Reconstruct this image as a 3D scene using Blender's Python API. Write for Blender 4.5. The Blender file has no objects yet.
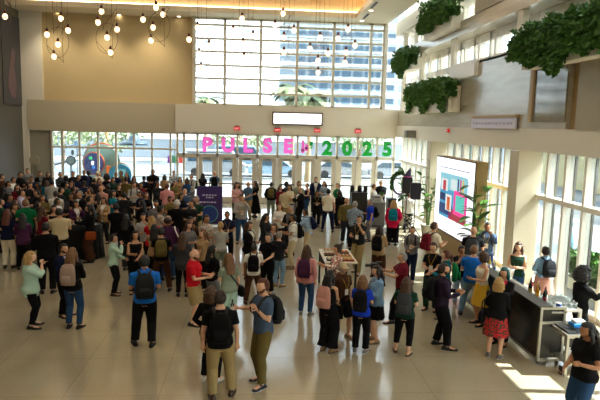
import bpy, math, random
import numpy as np
from mathutils import Vector, Matrix, Euler
R = math.radians
SC = bpy.context.scene
COL = SC.collection
random.seed(7)

# ------------------------------------------------------------------ camera
CAMZ = 4.4
FPX = 580.0
YAW, PITCH, ROLL = R(4.45), R(7.5), R(1.43)
cam_d = bpy.data.cameras.new('camera')
cam = bpy.data.objects.new('camera', cam_d)
COL.objects.link(cam)
SC.camera = cam
cam_d.sensor_fit = 'HORIZONTAL'
cam_d.sensor_width = 36.0
cam_d.lens = FPX / 600.0 * 36.0
cam_d.clip_end = 600
CR = (Matrix.Rotation(-YAW, 3, 'Z') @ Matrix.Rotation(R(90) - PITCH, 3, 'X') @ Matrix.Rotation(ROLL, 3, 'Z'))
cam.matrix_world = Matrix.Translation((0, 0, CAMZ)) @ CR.to_4x4()
CRI = CR.transposed()
def ray(px, py):
    return (CR @ Vector(((px - 300) / FPX, -(py - 200) / FPX, -1.0))).normalized()
def at_z(px, py, z):
    d = ray(px, py); t = (z - CAMZ) / d.z
    return Vector((d.x * t, d.y * t, z))
def at_y(px, py, Y):
    d = ray(px, py); t = Y / d.y
    return Vector((d.x * t, Y, CAMZ + d.z * t))
def at_x(px, py, X):
    d = ray(px, py); t = X / d.x
    return Vector((X, d.y * t, CAMZ + d.z * t))
def proj(p):
    q = CRI @ (Vector(p) - Vector((0, 0, CAMZ)))
    return 300 + FPX * q.x / -q.z, 200 - FPX * q.y / -q.z

# ------------------------------------------------------------------ materials
def lin(h):
    h = h.lstrip('#')
    c = [int(h[i:i + 2], 16) / 255 for i in (0, 2, 4)]
    return tuple((x / 12.92 if x <= .04045 else ((x + .055) / 1.055) ** 2.4) for x in c) + (1,)
_M = {}
def mat(name, hexc, rough=.6, metal=0, emit=0, noise=0.0, nscale=20, bump=0.0, spec=.5, emitc=None, coat=0):
    if name in _M: return _M[name]
    m = bpy.data.materials.new(name); m.use_nodes = True
    nt = m.node_tree; b = nt.nodes['Principled BSDF']
    c = lin(hexc)
    b.inputs['Base Color'].default_value = c
    b.inputs['Roughness'].default_value = rough
    b.inputs['Metallic'].default_value = metal
    b.inputs['Specular IOR Level'].default_value = spec
    b.inputs['Coat Weight'].default_value = coat
    if emit:
        b.inputs['Emission Color'].default_value = lin(emitc or hexc)
        b.inputs['Emission Strength'].default_value = emit
    if noise or bump:
        tc = nt.nodes.new('ShaderNodeTexCoord'); n = nt.nodes.new('ShaderNodeTexNoise')
        n.inputs['Scale'].default_value = nscale; n.inputs['Detail'].default_value = 3
        nt.links.new(tc.outputs['Object'], n.inputs['Vector'])
        if noise:
            mx = nt.nodes.new('ShaderNodeMix'); mx.data_type = 'RGBA'
            mx.inputs[6].default_value = tuple(x * (1 - noise) for x in c[:3]) + (1,)
            mx.inputs[7].default_value = tuple(min(1, x * (1 + noise)) for x in c[:3]) + (1,)
            nt.links.new(n.outputs['Fac'], mx.inputs[0]); nt.links.new(mx.outputs[2], b.inputs['Base Color'])
        if bump:
            bp = nt.nodes.new('ShaderNodeBump'); bp.inputs['Strength'].default_value = bump
            bp.inputs['Distance'].default_value = .02
            nt.links.new(n.outputs['Fac'], bp.inputs['Height']); nt.links.new(bp.outputs[0], b.inputs['Normal'])
    _M[name] = m
    return m
def mat_glass(name='clear_glass', tint='#eef4f6', refl=.07):
    if name in _M: return _M[name]
    m = bpy.data.materials.new(name); m.use_nodes = True
    nt = m.node_tree; nt.nodes.clear()
    o = nt.nodes.new('ShaderNodeOutputMaterial'); mx = nt.nodes.new('ShaderNodeMixShader')
    t = nt.nodes.new('ShaderNodeBsdfTransparent'); g = nt.nodes.new('ShaderNodeBsdfGlossy')
    t.inputs[0].default_value = lin(tint); g.inputs['Roughness'].default_value = .03
    mx.inputs[0].default_value = refl
    nt.links.new(t.outputs[0], mx.inputs[1]); nt.links.new(g.outputs[0], mx.inputs[2]); nt.links.new(mx.outputs[0], o.inputs[0])
    _M[name] = m
    return m
def mat_checker(name, h1, h2, sx=8, kind='check'):
    if name in _M: return _M[name]
    m = bpy.data.materials.new(name); m.use_nodes = True
    nt = m.node_tree; b = nt.nodes['Principled BSDF']; b.inputs['Roughness'].default_value = .85
    tc = nt.nodes.new('ShaderNodeTexCoord')
    mx = nt.nodes.new('ShaderNodeMix'); mx.data_type = 'RGBA'
    mx.inputs[6].default_value = lin(h1); mx.inputs[7].default_value = lin(h2)
    if kind == 'stripe':
        w = nt.nodes.new('ShaderNodeTexWave'); w.bands_direction = 'Z'; w.inputs['Scale'].default_value = sx
        nt.links.new(tc.outputs['Object'], w.inputs['Vector']); src = w.outputs['Fac']
    elif kind == 'plaid':
        w = nt.nodes.new('ShaderNodeTexChecker'); w.inputs['Scale'].default_value = sx
        nt.links.new(tc.outputs['Object'], w.inputs['Vector']); src = w.outputs['Fac']
    else:
        w = nt.nodes.new('ShaderNodeTexVoronoi'); w.inputs['Scale'].default_value = sx
        nt.links.new(tc.outputs['Object'], w.inputs['Vector'])
        r = nt.nodes.new('ShaderNodeMath'); r.operation = 'LESS_THAN'; r.inputs[1].default_value = .5 if 'floral' in name else .38
        nt.links.new(w.outputs['Distance'], r.inputs[0]); src = r.outputs[0]
    nt.links.new(src, mx.inputs[0]); nt.links.new(mx.outputs[2], b.inputs['Base Color'])
    _M[name] = m
    return m

# ------------------------------------------------------------------ mesh builder
class MB:
    def __init__(s): s.v = []; s.f = []; s.m = []
    def add(s, vs, fs, mi=0):
        b = len(s.v); s.v += [tuple(v) for v in vs]
        s.f += [tuple(i + b for i in f) for f in fs]; s.m += [mi] * len(fs)
    def box(s, x0, x1, y0, y1, z0, z1, mi=0, M=None):
        vs = [(x, y, z) for x in (x0, x1) for y in (y0, y1) for z in (z0, z1)]
        if M is not None: vs = [tuple(M @ Vector(v)) for v in vs]
        s.add(vs, [(0, 1, 3, 2), (4, 6, 7, 5), (0, 4, 5, 1), (2, 3, 7, 6), (0, 2, 6, 4), (1, 5, 7, 3)], mi)
    def rings(s, rr, mi=0, cap=True, closed=False):
        n = len(rr[0]); vs = [p for r in rr for p in r]; fs = []
        for i in range(len(rr) - 1):
            for j in range(n):
                fs.append((i * n + j, i * n + (j + 1) % n, (i + 1) * n + (j + 1) % n, (i + 1) * n + j))
        if closed:
            i = len(rr) - 1
            for j in range(n): fs.append((i * n + j, i * n + (j + 1) % n, (j + 1) % n, j))
        elif cap:
            fs.append(tuple(range(n - 1, -1, -1))); b = (len(rr) - 1) * n; fs.append(tuple(range(b, b + n)))
        s.add(vs, fs, mi)
    def tube(s, pts, rad, n=10, mi=0, rnd=True, up=None, closed=False):
        pts = [Vector(p) for p in pts]
        if not isinstance(rad, (list, tuple)): rad = [rad] * len(pts)
        rr = []; side = None
        for i, p in enumerate(pts):
            if closed: t = pts[(i + 1) % len(pts)] - pts[i - 1]
            else: t = (pts[min(i + 1, len(pts) - 1)] - pts[max(i - 1, 0)])
            if t.length < 1e-9: t = Vector((0, 0, 1))
            t.normalize()
            if side is None:
                ref = Vector(up) if up else (Vector((0, 1, 0)) if abs(t.y) < .9 else Vector((1, 0, 0)))
                side = ref.cross(t).normalized()
            else:
                side = (side - t * side.dot(t)).normalized()
            w = t.cross(side); r = rad[i]; ra, rb = r if isinstance(r, (list, tuple)) else (r, r)
            ring = [p + side * ra * math.cos(a) + w * rb * math.sin(a) for a in [2 * math.pi * k / n for k in range(n)]]
            if i == 0 and rnd and not closed:
                q = p - t * min(ra, rb) * .7
                rr.append([q + (x - p) * .55 for x in ring])
            rr.append(ring)
            if i == len(pts) - 1 and rnd and not closed:
                q = p + t * min(ra, rb) * .7
                rr.append([q + (x - p) * .55 for x in ring])
        s.rings(rr, mi, closed=closed)
    def sphere(s, c, r, nu=16, nv=10, mi=0, fn=None):
        c = Vector(c); r = (r, r, r) if not isinstance(r, (list, tuple)) else r
        vs = []; fs = []
        def P(u, v):
            d = Vector((math.cos(u) * math.sin(v), math.sin(u) * math.sin(v), math.cos(v)))
            p = Vector((d.x * r[0], d.y * r[1], d.z * r[2]))
            return c + (fn(d, p) if fn else p)
        vs.append(P(0, 0))
        for i in range(1, nv):
            for j in range(nu): vs.append(P(2 * math.pi * j / nu, math.pi * i / nv))
        vs.append(P(0, math.pi)); L = len(vs) - 1
        for j in range(nu): fs.append((0, 1 + j, 1 + (j + 1) % nu))
        for i in range(nv - 2):
            for j in range(nu):
                a = 1 + i * nu + j; b = 1 + i * nu + (j + 1) % nu
                fs.append((a, a + nu, b + nu, b))
        b0 = 1 + (nv - 2) * nu
        for j in range(nu): fs.append((L, b0 + (j + 1) % nu, b0 + j))
        s.add(vs, fs, mi)
    def lathe(s, prof, c=(0, 0, 0), n=20, mi=0):
        s.rings([[(c[0] + r * math.cos(2 * math.pi * k / n), c[1] + r * math.sin(2 * math.pi * k / n), c[2] + z) for k in range(n)] for r, z in prof], mi)
    def mesh(s, name, smooth=False):
        me = bpy.data.meshes.new(name); me.from_pydata(s.v, [], s.f)
        me.polygons.foreach_set('material_index', s.m)
        if smooth: me.polygons.foreach_set('use_smooth', [True] * len(s.f))
        me.update(); return me
def fix_normals(me):
    import bmesh
    bm = bmesh.new(); bm.from_mesh(me); bmesh.ops.recalc_face_normals(bm, faces=bm.faces); bm.to_mesh(me); bm.free()
def setmats(me, ms):
    for m in (ms if isinstance(ms, (list, tuple)) else [ms]): me.materials.append(m)
def link(name, me, parent=None, loc=(0, 0, 0)):
    o = bpy.data.objects.new(name, me); COL.objects.link(o); o.location = loc
    if parent is not None: o.parent = parent
    return o
def obj(name, mb, ms, parent=None, loc=(0, 0, 0), smooth=False, bevel=0):
    me = mb.mesh(name, smooth); fix_normals(me); setmats(me, ms)
    o = link(name, me, parent, loc)
    if bevel:
        b = o.modifiers.new('bevel', 'BEVEL'); b.width = bevel; b.segments = 2; b.limit_method = 'ANGLE'
    return o
def tag(o, label, cat, group=None, kind=None):
    if label: o['label'] = label
    if cat: o['category'] = cat
    if group: o['group'] = group
    if kind: o['kind'] = kind
    return o
def thing(name, label, cat, loc=(0, 0, 0), rz=0, group=None):
    o = bpy.data.objects.new(name, None); COL.objects.link(o)
    o.location = loc; o.rotation_euler = (0, 0, rz); o.empty_display_size = .1
    return tag(o, label, cat, group)
def struct(name, mb, ms, parent=None, bevel=0, smooth=False):
    o = obj(name, mb, ms, parent, bevel=bevel, smooth=smooth)
    if parent is None: o['kind'] = 'structure'
    return o
def boxes(*bs):
    mb = MB()
    for b in bs: mb.box(*b)
    return mb
_tmp_scene = bpy.data.scenes.new('mesh_workbench')
def evaluate(me, mods):
    o = bpy.data.objects.new('tmp', me); _tmp_scene.collection.objects.link(o)
    for t, kw in mods:
        m = o.modifiers.new(t, t)
        for k, v in kw.items(): setattr(m, k, v)
    vl = _tmp_scene.view_layers[0]; vl.update()
    dg = vl.depsgraph; dg.update()
    r = bpy.data.meshes.new_from_object(o.evaluated_get(dg), preserve_all_data_layers=False, depsgraph=dg)
    bpy.data.objects.remove(o); bpy.data.meshes.remove(me)
    return r
def remesh(mb, name, vox=.014, it=2, extra=()):
    me = mb.mesh(name)
    r = evaluate(me, [('REMESH', dict(mode='VOXEL', voxel_size=vox, use_smooth_shade=True)), ('SMOOTH', dict(factor=.5, iterations=it))] + list(extra))
    r.name = name
    r.polygons.foreach_set('use_smooth', [True] * len(r.polygons))
    return r
def join_mesh(me, mb, smooth=True):
    """append builder geometry to an existing mesh datablock"""
    nv = len(me.vertices); co = np.empty(nv * 3); me.vertices.foreach_get('co', co)
    vs = [tuple(x) for x in co.reshape(-1, 3)]
    fs = [tuple(p.vertices) for p in me.polygons]; mi = [0] * len(fs)
    out = MB(); out.v = vs; out.f = fs; out.m = mi
    out.add(mb.v, mb.f); out.m[len(fs):] = mb.m
    n = out.mesh(me.name, True); bpy.data.meshes.remove(me)
    return n
# ------------------------------------------------------------------ setting materials
WALLC = mat('painted_wall', '#ebe5d6', .7, noise=.03, nscale=3)
WARMW = mat('warm_wall', '#cdb88c', .75, noise=.04, nscale=2)
BANDSHADE = mat('band_wall_shaded', '#c4b99f', .65, noise=.02, nscale=3)  # same paint as the centre band, with the left side's shade in the colour
BANDLIT = mat('band_wall_lit', '#e6dfce', .65, noise=.02, nscale=3)  # daylight on the centre and right is put into this lighter colour
DARKW = mat('dark_wall', '#5d5b56', .55, noise=.08, nscale=4)
WHITEP = mat('white_paint', '#f0ece2', .5)
MULL = mat('mullion_paint', '#d9d2c2', .4, noise=.02)
DMULL = mat('dark_mullion', '#6a655c', .4)
CEILM = mat('ceiling_paint', '#e6dcc6', .8)
TRAYM = mat('tray_paint', '#dccbaa', .8)
COVE = mat('cove_light', '#ffe0b4', emit=4, emitc='#ffdcae')
GL = mat_glass()
STEEL = mat('brushed_steel', '#b9b6ae', .35, 1)
BLK = mat('black_plastic', '#121212', .5)
BRN = mat('bronze_frame', '#5b4432', .45)

def floor_mat():
    m = bpy.data.materials.new('polished_terrazzo'); m.use_nodes = True
    nt = m.node_tree; b = nt.nodes['Principled BSDF']; L = nt.links.new
    tc = nt.nodes.new('ShaderNodeTexCoord')
    n = nt.nodes.new('ShaderNodeTexNoise'); n.inputs['Scale'].default_value = .9; n.inputs['Detail'].default_value = 6
    n2 = nt.nodes.new('ShaderNodeTexNoise'); n2.inputs['Scale'].default_value = 30; n2.inputs['Detail'].default_value = 4
    L(tc.outputs['Object'], n.inputs['Vector']); L(tc.outputs['Object'], n2.inputs['Vector'])
    br = nt.nodes.new('ShaderNodeTexBrick'); br.offset = .0
    for k, v in (('Scale', 1), ('Mortar Size', .006), ('Brick Width', 1.5), ('Row Height', 1.5), ('Bias', 0)): br.inputs[k].default_value = v
    L(tc.outputs['Object'], br.inputs['Vector'])
    br.inputs['Color1'].default_value = lin('#b5aa90'); br.inputs['Color2'].default_value = lin('#aea38a'); br.inputs['Mortar'].default_value = lin('#958b77')
    mx = nt.nodes.new('ShaderNodeMix'); mx.data_type = 'RGBA'; mx.blend_type = 'MULTIPLY'
    cr = nt.nodes.new('ShaderNodeValToRGB'); cr.color_ramp.elements[0].color = (.78, .76, .72, 1); cr.color_ramp.elements[1].color = (1.1, 1.1, 1.1, 1)
    cr.color_ramp.elements[0].position = .3; cr.color_ramp.elements[1].position = .7
    ad = nt.nodes.new('ShaderNodeMath'); ad.operation = 'ADD'
    ml = nt.nodes.new('ShaderNodeMath'); ml.operation = 'MULTIPLY'; ml.inputs[1].default_value = .5
    ml2 = nt.nodes.new('ShaderNodeMath'); ml2.operation = 'MULTIPLY'; ml2.inputs[1].default_value = .5
    L(n.outputs['Fac'], ml.inputs[0]); L(n2.outputs['Fac'], ml2.inputs[0]); L(ml.outputs[0], ad.inputs[0]); L(ml2.outputs[0], ad.inputs[1])
    L(ad.outputs[0], cr.inputs[0])
    mx.inputs[0].default_value = 1
    L(br.outputs['Color'], mx.inputs[6]); L(cr.outputs[0], mx.inputs[7]); L(mx.outputs[2], b.inputs['Base Color'])
    b.inputs['Roughness'].default_value = .13; b.inputs['Specular IOR Level'].default_value = .75
    return m
def marble_mat():
    m = bpy.data.materials.new('grey_marble'); m.use_nodes = True
    nt = m.node_tree; b = nt.nodes['Principled BSDF']; L = nt.links.new
    tc = nt.nodes.new('ShaderNodeTexCoord'); mp = nt.nodes.new('ShaderNodeMapping'); mp.inputs['Scale'].default_value = (1, .35, 2.2)
    n = nt.nodes.new('ShaderNodeTexNoise'); n.inputs['Scale'].default_value = 1.6; n.inputs['Detail'].default_value = 7; n.inputs['Distortion'].default_value = 1
    cr = nt.nodes.new('ShaderNodeValToRGB')
    cr.color_ramp.elements[0].color = lin('#aea795'); cr.color_ramp.elements[1].color = lin('#bdb7a7')
    cr.color_ramp.elements[0].position = .35; cr.color_ramp.elements[1].position = .65
    L(tc.outputs['Object'], mp.inputs[0]); L(mp.outputs[0], n.inputs['Vector']); L(n.outputs['Fac'], cr.inputs[0]); L(cr.outputs[0], b.inputs['Base Color'])
    b.inputs['Roughness'].default_value = .22
    return m
FLOORM = floor_mat(); MARB = marble_mat()
YB = 31.7

# ------------------------------------------------------------------ floor, walls, ceiling
struct('floor', boxes((-13, 8.3, -6, 32.6, -.2, 0)), FLOORM)
GRD = mat('outdoor_paving', '#66645e', .9, noise=.2, nscale=.5)
def ground_mat():
    nt = GRD.node_tree; b = nt.nodes['Principled BSDF']; L = nt.links.new
    tc = nt.nodes.new('ShaderNodeTexCoord'); mp = nt.nodes.new('ShaderNodeMapping'); mp.inputs['Scale'].default_value = (.05, .12, 1)
    n = nt.nodes.new('ShaderNodeTexNoise'); n.inputs['Scale'].default_value = 1.5; n.inputs['Detail'].default_value = 5
    cr = nt.nodes.new('ShaderNodeValToRGB'); e = cr.color_ramp.elements
    e[0].color = lin('#4a5359'); e[0].position = .38; e[1].color = lin('#85857e'); e[1].position = .58
    L(tc.outputs['Object'], mp.inputs[0]); L(mp.outputs[0], n.inputs['Vector']); L(n.outputs['Fac'], cr.inputs[0]); L(cr.outputs[0], b.inputs['Base Color'])
ground_mat()
g = boxes((-160, 160, 32.6, 300, -.35, -.03), (8.3, 160, -60, 32.6, -.35, -.03)); struct('ground', g, GRD)
struct('wall_left', boxes((-13, -12.3, -6, 32.4, 0, 11)), DARKW)
struct('wall_rear', boxes((-13, 8.3, -6.3, -6, 0, 11)), WALLC)
# back wall above the glazing
struct('wall_back', boxes((-12.3, -3.40, 32.0, 32.4, 5.2, 9.9)), WARMW)
struct('trim_1', boxes((-12.3, -11.2, 31.85, 32.0, 5.3, 9.8), (-12.3, -12.0, 31.85, 32.4, 0, 5.3)), WALLC)
struct('wall_band_left', boxes((-12.0, -4.28, 31.8, 32.4, 3.72, 5.30)), BANDSHADE)
struct('wall_band_back', boxes((-4.28, 8.3, 31.4, 32.3, 3.80, 5.27)), BANDLIT)
# ceiling: soffit frame round a raised warm tray
Z = 9.8
mb = MB()
mb.box(-12.3, 5.0, 30.2, 32.4, Z, Z + .25)
mb.box(5.0, 6.75, -6, 32.4, Z, Z + .25)
struct('ceiling', mb, CEILM)
struct('ceiling_tray', boxes((-12.6, 5.6, -6, 30.9, Z + .95, Z + 1.1)), TRAYM)
struct('trim_2', boxes((-12.3, 5.35, 30.5, 30.6, Z + .25, Z + .95), (5.3, 5.4, -6, 30.5, Z + .25, Z + .95)), TRAYM)
struct('roof', boxes((-13, 6.9, -6.3, 32.4, Z + 1.3, Z + 1.6), (6.75, 6.95, -6, 32.4, Z, Z + 1.3)), WALLC)
cv = obj('cove_strip', boxes((-12.2, 5.2, 30.32, 30.42, Z + .27, Z + .33), (5.12, 5.22, -5.9, 30.4, Z + .27, Z + .33)), COVE)
tag(cv, 'warm glowing light strip hidden along the raised ceiling edge', 'light')
# linear air slots in the right soffit
for i, (a, b, c) in enumerate([(374, 5, 'at the top edge of the view'), (366, 16, 'nearer the big back window')]):
    p = at_z(a, b, Z)
    tag(obj('ceiling_slot', boxes((-.06, .06, -.65, .65, -.012, .012)), BLK, loc=(p.x, p.y, Z - .012)), 'thin black air slot in white soffit, ' + c, 'vent', 'air slots in the soffit')
for i, (a, b, c) in enumerate([(58, 13, 'above the leftmost hanging wire light'), (119, 15, 'between two hanging wire lights'), (179, 16.5, 'just left of the big window'), (371, 10.5, 'between the two black air slots'), (362, 21, 'near the window end of the right soffit')]):
    p = at_z(a, b, Z - .01)
    t = thing('recessed_downlight', 'small round recessed ceiling light ' + c, 'ceiling light', (p.x, p.y, Z), group='recessed downlights')
    m_ = MB(); m_.tube([(.12 * math.cos(2 * math.pi * k / 16), .12 * math.sin(2 * math.pi * k / 16), -.01) for k in range(16)], .015, 6, closed=True); obj('rim', m_, WHITEP, t, smooth=True)
    m_ = MB(); m_.lathe([(.1, 0), (.1, -.008)]); obj('diffuser', m_, mat('downlight_glow', '#fff0d0', emit=8), t)

# ------------------------------------------------------------------ big upper window
zy = [18, 28, 41.7, 54.5, 68, 81, 95, 106.3]
zs = [at_y(300, y, YB).z for y in zy]; zs[-1] = 5.27
xm = [at_y(x, y, YB).x for x, y in [(194.5, 40), (225, 40), (261, 40), (297.5, 40), (334, 40), (371, 40)]] + [6.8]
mb = MB()
for x in xm: mb.box(x - .07, x + .07, YB - .08, YB + .12, 5.27, Z)
for z in zs[1:-1]: mb.box(xm[0], xm[-1], YB - .05, YB + .1, z - .05, z + .05)
mb.box(xm[0], xm[-1], YB - .08, YB + .12, 5.27, 5.36)
mb.box(xm[0], xm[-1], YB - .08, YB + .12, Z - .08, Z)
mb.box(xm[0] - .1, xm[0], YB - .1, 32.2, 5.27, Z)
mb.box(6.8, 6.95, YB - .3, 32.2, 5.27, Z)
w = struct('window_1', mb, MULL)
p = obj('pane', boxes((xm[0], 6.8, YB, YB + .012, 5.3, Z)), GL, w)
SHADE = mat_glass('louvre_screen', '#c9d0d6', .0)
mb = MB()
for z in zs[1:-1]:
    mb.box(xm[0], 7.6, 32.35, 32.37, z - .32, z - .02)
obj('sunshade', mb, SHADE, w)

# ------------------------------------------------------------------ left glazing
YL = 31.95
xl = [at_y(x, 140, YL).x for x in (52, 62, 79.5, 98, 116, 134, 152, 170.5)]
ztl = at_y(110, 147.8, YL).z
mb = MB()
for x in xl: mb.box(x - .05, x + .05, YL - .06, YL + .1, 0, 3.75)
mb.box(xl[0], -4.3, YL - .05, YL + .08, ztl - .05, ztl + .05)
mb.box(xl[0], -4.3, YL - .05, YL + .08, 0, .12); mb.box(xl[0], -4.3, YL - .05, YL + .08, 3.68, 3.76)
w = struct('window_2', mb, MULL)
obj('pane', boxes((xl[0], -4.3, YL, YL + .012, 0, 3.75)), GL, w)
mb = boxes((-12.0, xl[0] - .05, 31.95, 32.1, 0, 3.75)); struct('wall_panel_left', mb, mat('frosted_glass_panel', '#d4ccb8', .15, noise=.08, nscale=2))  # frosted glazing; its bright reflection is put into the pale translucent colour
_sp = _M['frosted_glass_panel'].node_tree; _t = _sp.nodes.new('ShaderNodeBsdfTranslucent'); _t.inputs[0].default_value = lin('#5f5b4e'); _x = _sp.nodes.new('ShaderNodeMixShader'); _x.inputs[0].default_value = .5
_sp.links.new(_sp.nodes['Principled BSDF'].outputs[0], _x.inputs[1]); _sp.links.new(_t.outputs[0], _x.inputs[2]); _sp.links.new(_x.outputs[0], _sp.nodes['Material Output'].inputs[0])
struct('trim_3', boxes((-10.95, -10.9, 31.9, 31.96, 0, 3.75), (-10.3, -10.26, 31.9, 31.96, 0, 3.75)), DMULL)

# ------------------------------------------------------------------ entrance doors and transom
xt = [at_y(x, 145, YB).x for x in (177.5, 184, 197.5, 217.5, 237.5, 257.5, 277.5, 297.5, 316.5, 337, 357.5, 377, 394)]
mb = MB()
for x in xt: mb.box(x - .055, x + .055, YB - .1, YB + .1, 0, 3.8)
mb.box(xt[0], 7.6, YB - .1, YB + .1, 2.5, 2.68)
mb.box(xt[0], 7.6, YB - .1, YB + .1, 3.7, 3.8)
w = struct('window_3', mb, MULL)
obj('pane', boxes((xt[0], 7.6, YB - .006, YB + .006, 2.68, 3.7), (xt[0], xt[2], YB - .006, YB + .006, 0, 2.5), (xt[-2], 7.6, YB - .006, YB + .006, 0, 2.5)), GL, w)
mb = MB()
for i in range(3): mb.box(xt[0], xt[2], YB - .05, YB + .05, (0, 1.0, 2.42)[i], (.15, 1.08, 2.5)[i])
mb.box(xt[-2], 7.6, YB - .05, YB + .05, 0, .2)
obj('rail', mb, MULL, w)
nd = 0
for i in range(2, 11):
    a, b = xt[i] + .055, xt[i + 1] - .055
    mb = MB(); y0, y1 = YB - .035, YB + .035; st = .22
    mb.box(a + .01, a + st, y0, y1, .01, 2.49); mb.box(b - st, b - .01, y0, y1, .01, 2.49)
    mb.box(a + st, b - st, y0, y1, .01, .34); mb.box(a + st, b - st, y0, y1, 2.34, 2.49)
    nd += 1
    d = struct('door_%d' % nd, mb, MULL, bevel=.006)
    obj('pane', boxes((a + st, b - st, YB - .006, YB + .006, .34, 2.34)), GL, d)
    h = MB(); h.box(a + .08, b - .08, YB - .11, YB - .07, 1.02, 1.1); h.box(a + .09, a + .13, YB - .08, YB - .03, 1.02, 1.1); h.box(b - .13, b - .09, YB - .08, YB - .03, 1.02, 1.1)
    obj('push_bar', h, mat('push_bar_metal', '#8d8a84', .35, 1), d)
    h = MB(); h.box(a + .3, b - .3, YB - .1, YB - .035, 2.38, 2.46); obj('door_closer', h, STEEL, d)
# low stone plinth left of doors
struct('trim_4', boxes((xt[0], 7.6, YB - .12, YB + .3, -.01, .02)), STEEL)

# ------------------------------------------------------------------ right window wall
XG = 8.0
ys = [30.8 - i * .92 for i in range(0, 33)]
mb = MB()
for y in ys:
    if y < -3 or min(abs(y - c - .28) for c in (7.5, 15.63, 23.8)) < .36: continue
    mb.box(XG - .12, XG + .12, y - .05, y + .05, 0, 3.8)
mb.box(XG - .14, XG + .08, -6, 31.6, 2.47, 2.6)
mb.box(XG - .1, XG + .08, -6, 31.6, 0, .12)
w = struct('window_4', mb, mat('fin_paint', '#e3ddce', .4))
g = MB(); g.box(XG - .02, XG - .008, -6, 31.6, 0, 3.8)
obj('pane', g, GL, w)
mb = MB()
for y in ys:
    if y < -3: continue
    mb.box(XG + .1, XG + .16, y - .075, y + .075, 0, 3.8)
obj('gasket', mb, DMULL, w)
for i, y in enumerate((7.5, 15.63, 23.8)):
    struct('column_%d' % (i + 1), boxes((7.28, XG - .03, y, y + .57, 0, 3.8)), mat('column_paint', '#d8ceb6', .6, noise=.02), bevel=.01)
# beams and stepped upper wall
struct('trim_5', boxes((7.6, 8.3, -6, 31.4, 3.8, 4.42)), BANDLIT)
struct('wall_right', boxes((7.6, 7.8, 13.9, 20.0, 4.42, 6.7), (7.68, 7.8, 20.0, 31.4, 4.42, 5.2), (7.62, 7.8, 20.0, 24, 5.2, 6.2)), MARB)
struct('wall_right_near', boxes((7.56, 7.8, -6, 13.4, 4.42, 6.7)), mat('tan_plaster', '#a89d84', .6, noise=.04, nscale=2))
struct('wall_recess', boxes((7.72, 7.8, 13.4, 13.9, 4.42, 6.7), (7.50, 7.6, 15.55, 15.75, 4.6, 6.7)), mat('tan_reveal', '#b09468', .6))
gm = mat('smoked_glass_panel', '#857f6e', .1, noise=.25, nscale=3, spec=.35)
struct('wall_glass_panel', boxes((7.55, 7.6, 13.9, 15.55, 4.6, 6.7)), gm)
# clerestory
mb = MB(); XC = 8.3
mb.box(XC - .1, XC + .1, -6, 31.4, 6.7, 6.95); mb.box(XC - .1, XC + .1, -6, 31.4, 7.5, 7.8)
yy = 30.5
while yy > -4: mb.box(XC - .12, XC + .1, yy - .07, yy + .07, 6.7, 7.8); yy -= 1.5
w = struct('window_5', mb, WHITEP)
obj('pane', boxes((XC - .01, XC + .01, -6, 31.4, 6.95, 7.5)), GL, w)
struct('trim_6', boxes((7.6, XC + .1, -6, 20.0, 6.62, 6.7), (7.45, 7.6, 19.9, 22.5, 6.2, 6.75)), WHITEP)
struct('trim_7', boxes((7.5, 8.3, 14.6, 31.4, 7.8, 8.3)), MARB)
struct('trim_8', boxes((7.45, 8.3, -6, 20.2, 8.3, 9.6), (7.5, 8.3, -6, 14.6, 7.8, 8.3)), mat('tan_plaster', '#a89b80'))
struct('trim_9', boxes((7.35, 8.3, 14, 31.4, 9.15, 9.8)), WALLC)
struct('trim_10', boxes((7.55, 7.75, 16.6, 16.95, 6.7, 7.8), (7.6, 7.75, 22.6, 22.9, 6.2, 7.8), (7.6, 7.75, 27.0, 27.3, 5.2, 7.8), (7.5, 7.7, 30.0, 30.3, 5.2, 9.2), (7.5, 7.62, 27.8, 28.1, 8.3, 9.15)), WALLC)
mb = MB()
mb.box(XC - .08, XC + .08, -6, 31.4, 9.6, 9.8)
for k in range(8): mb.box(XC - .1, XC + .1, 20.4 + k * 1.5, 20.55 + k * 1.5, 5.2, 9.8)
mb.box(XC - .08, XC + .08, 20, 31.4, 6.0, 6.12); mb.box(XC - .08, XC + .08, 20, 31.4, 5.2, 5.35)
w = struct('window_6', mb, WHITEP)
obj('pane', boxes((XC - .01, XC + .01, 20, 31.4, 5.2, 6.7), (XC - .01, XC + .01, 20.2, 31.4, 8.3, 9.15)), GL, w)
struct('wall_outer', boxes((8.2, 8.45, -6, 20.0, 4.42, 6.7), (8.2, 8.45, 31.4, 32.3, 0, 16)), WHITEP)
# skylight strip
mb = MB()
for k in range(20): mb.box(6.95, 8.4, -5 + k * 2, -4.9 + k * 2, 10.9, 11.05)
w = struct('window_7', mb, WHITEP)
obj('pane', boxes((6.9, 8.4, -6, 32.3, 11.05, 11.07)), GL, w)
struct('wall_sunblock', boxes((8.4, 8.8, -8, 33, 9.8, 17)), WHITEP)  # unseen wall, added to keep direct sun out of the skylight strip
struct('canopy', boxes((8.42, 11.6, -8, 33, 9.2, 9.4), (8.42, 10.0, 19, 33, 6.75, 6.85)), WHITEP)  # unseen slabs, added outside to block sun from the high side windows

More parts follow.
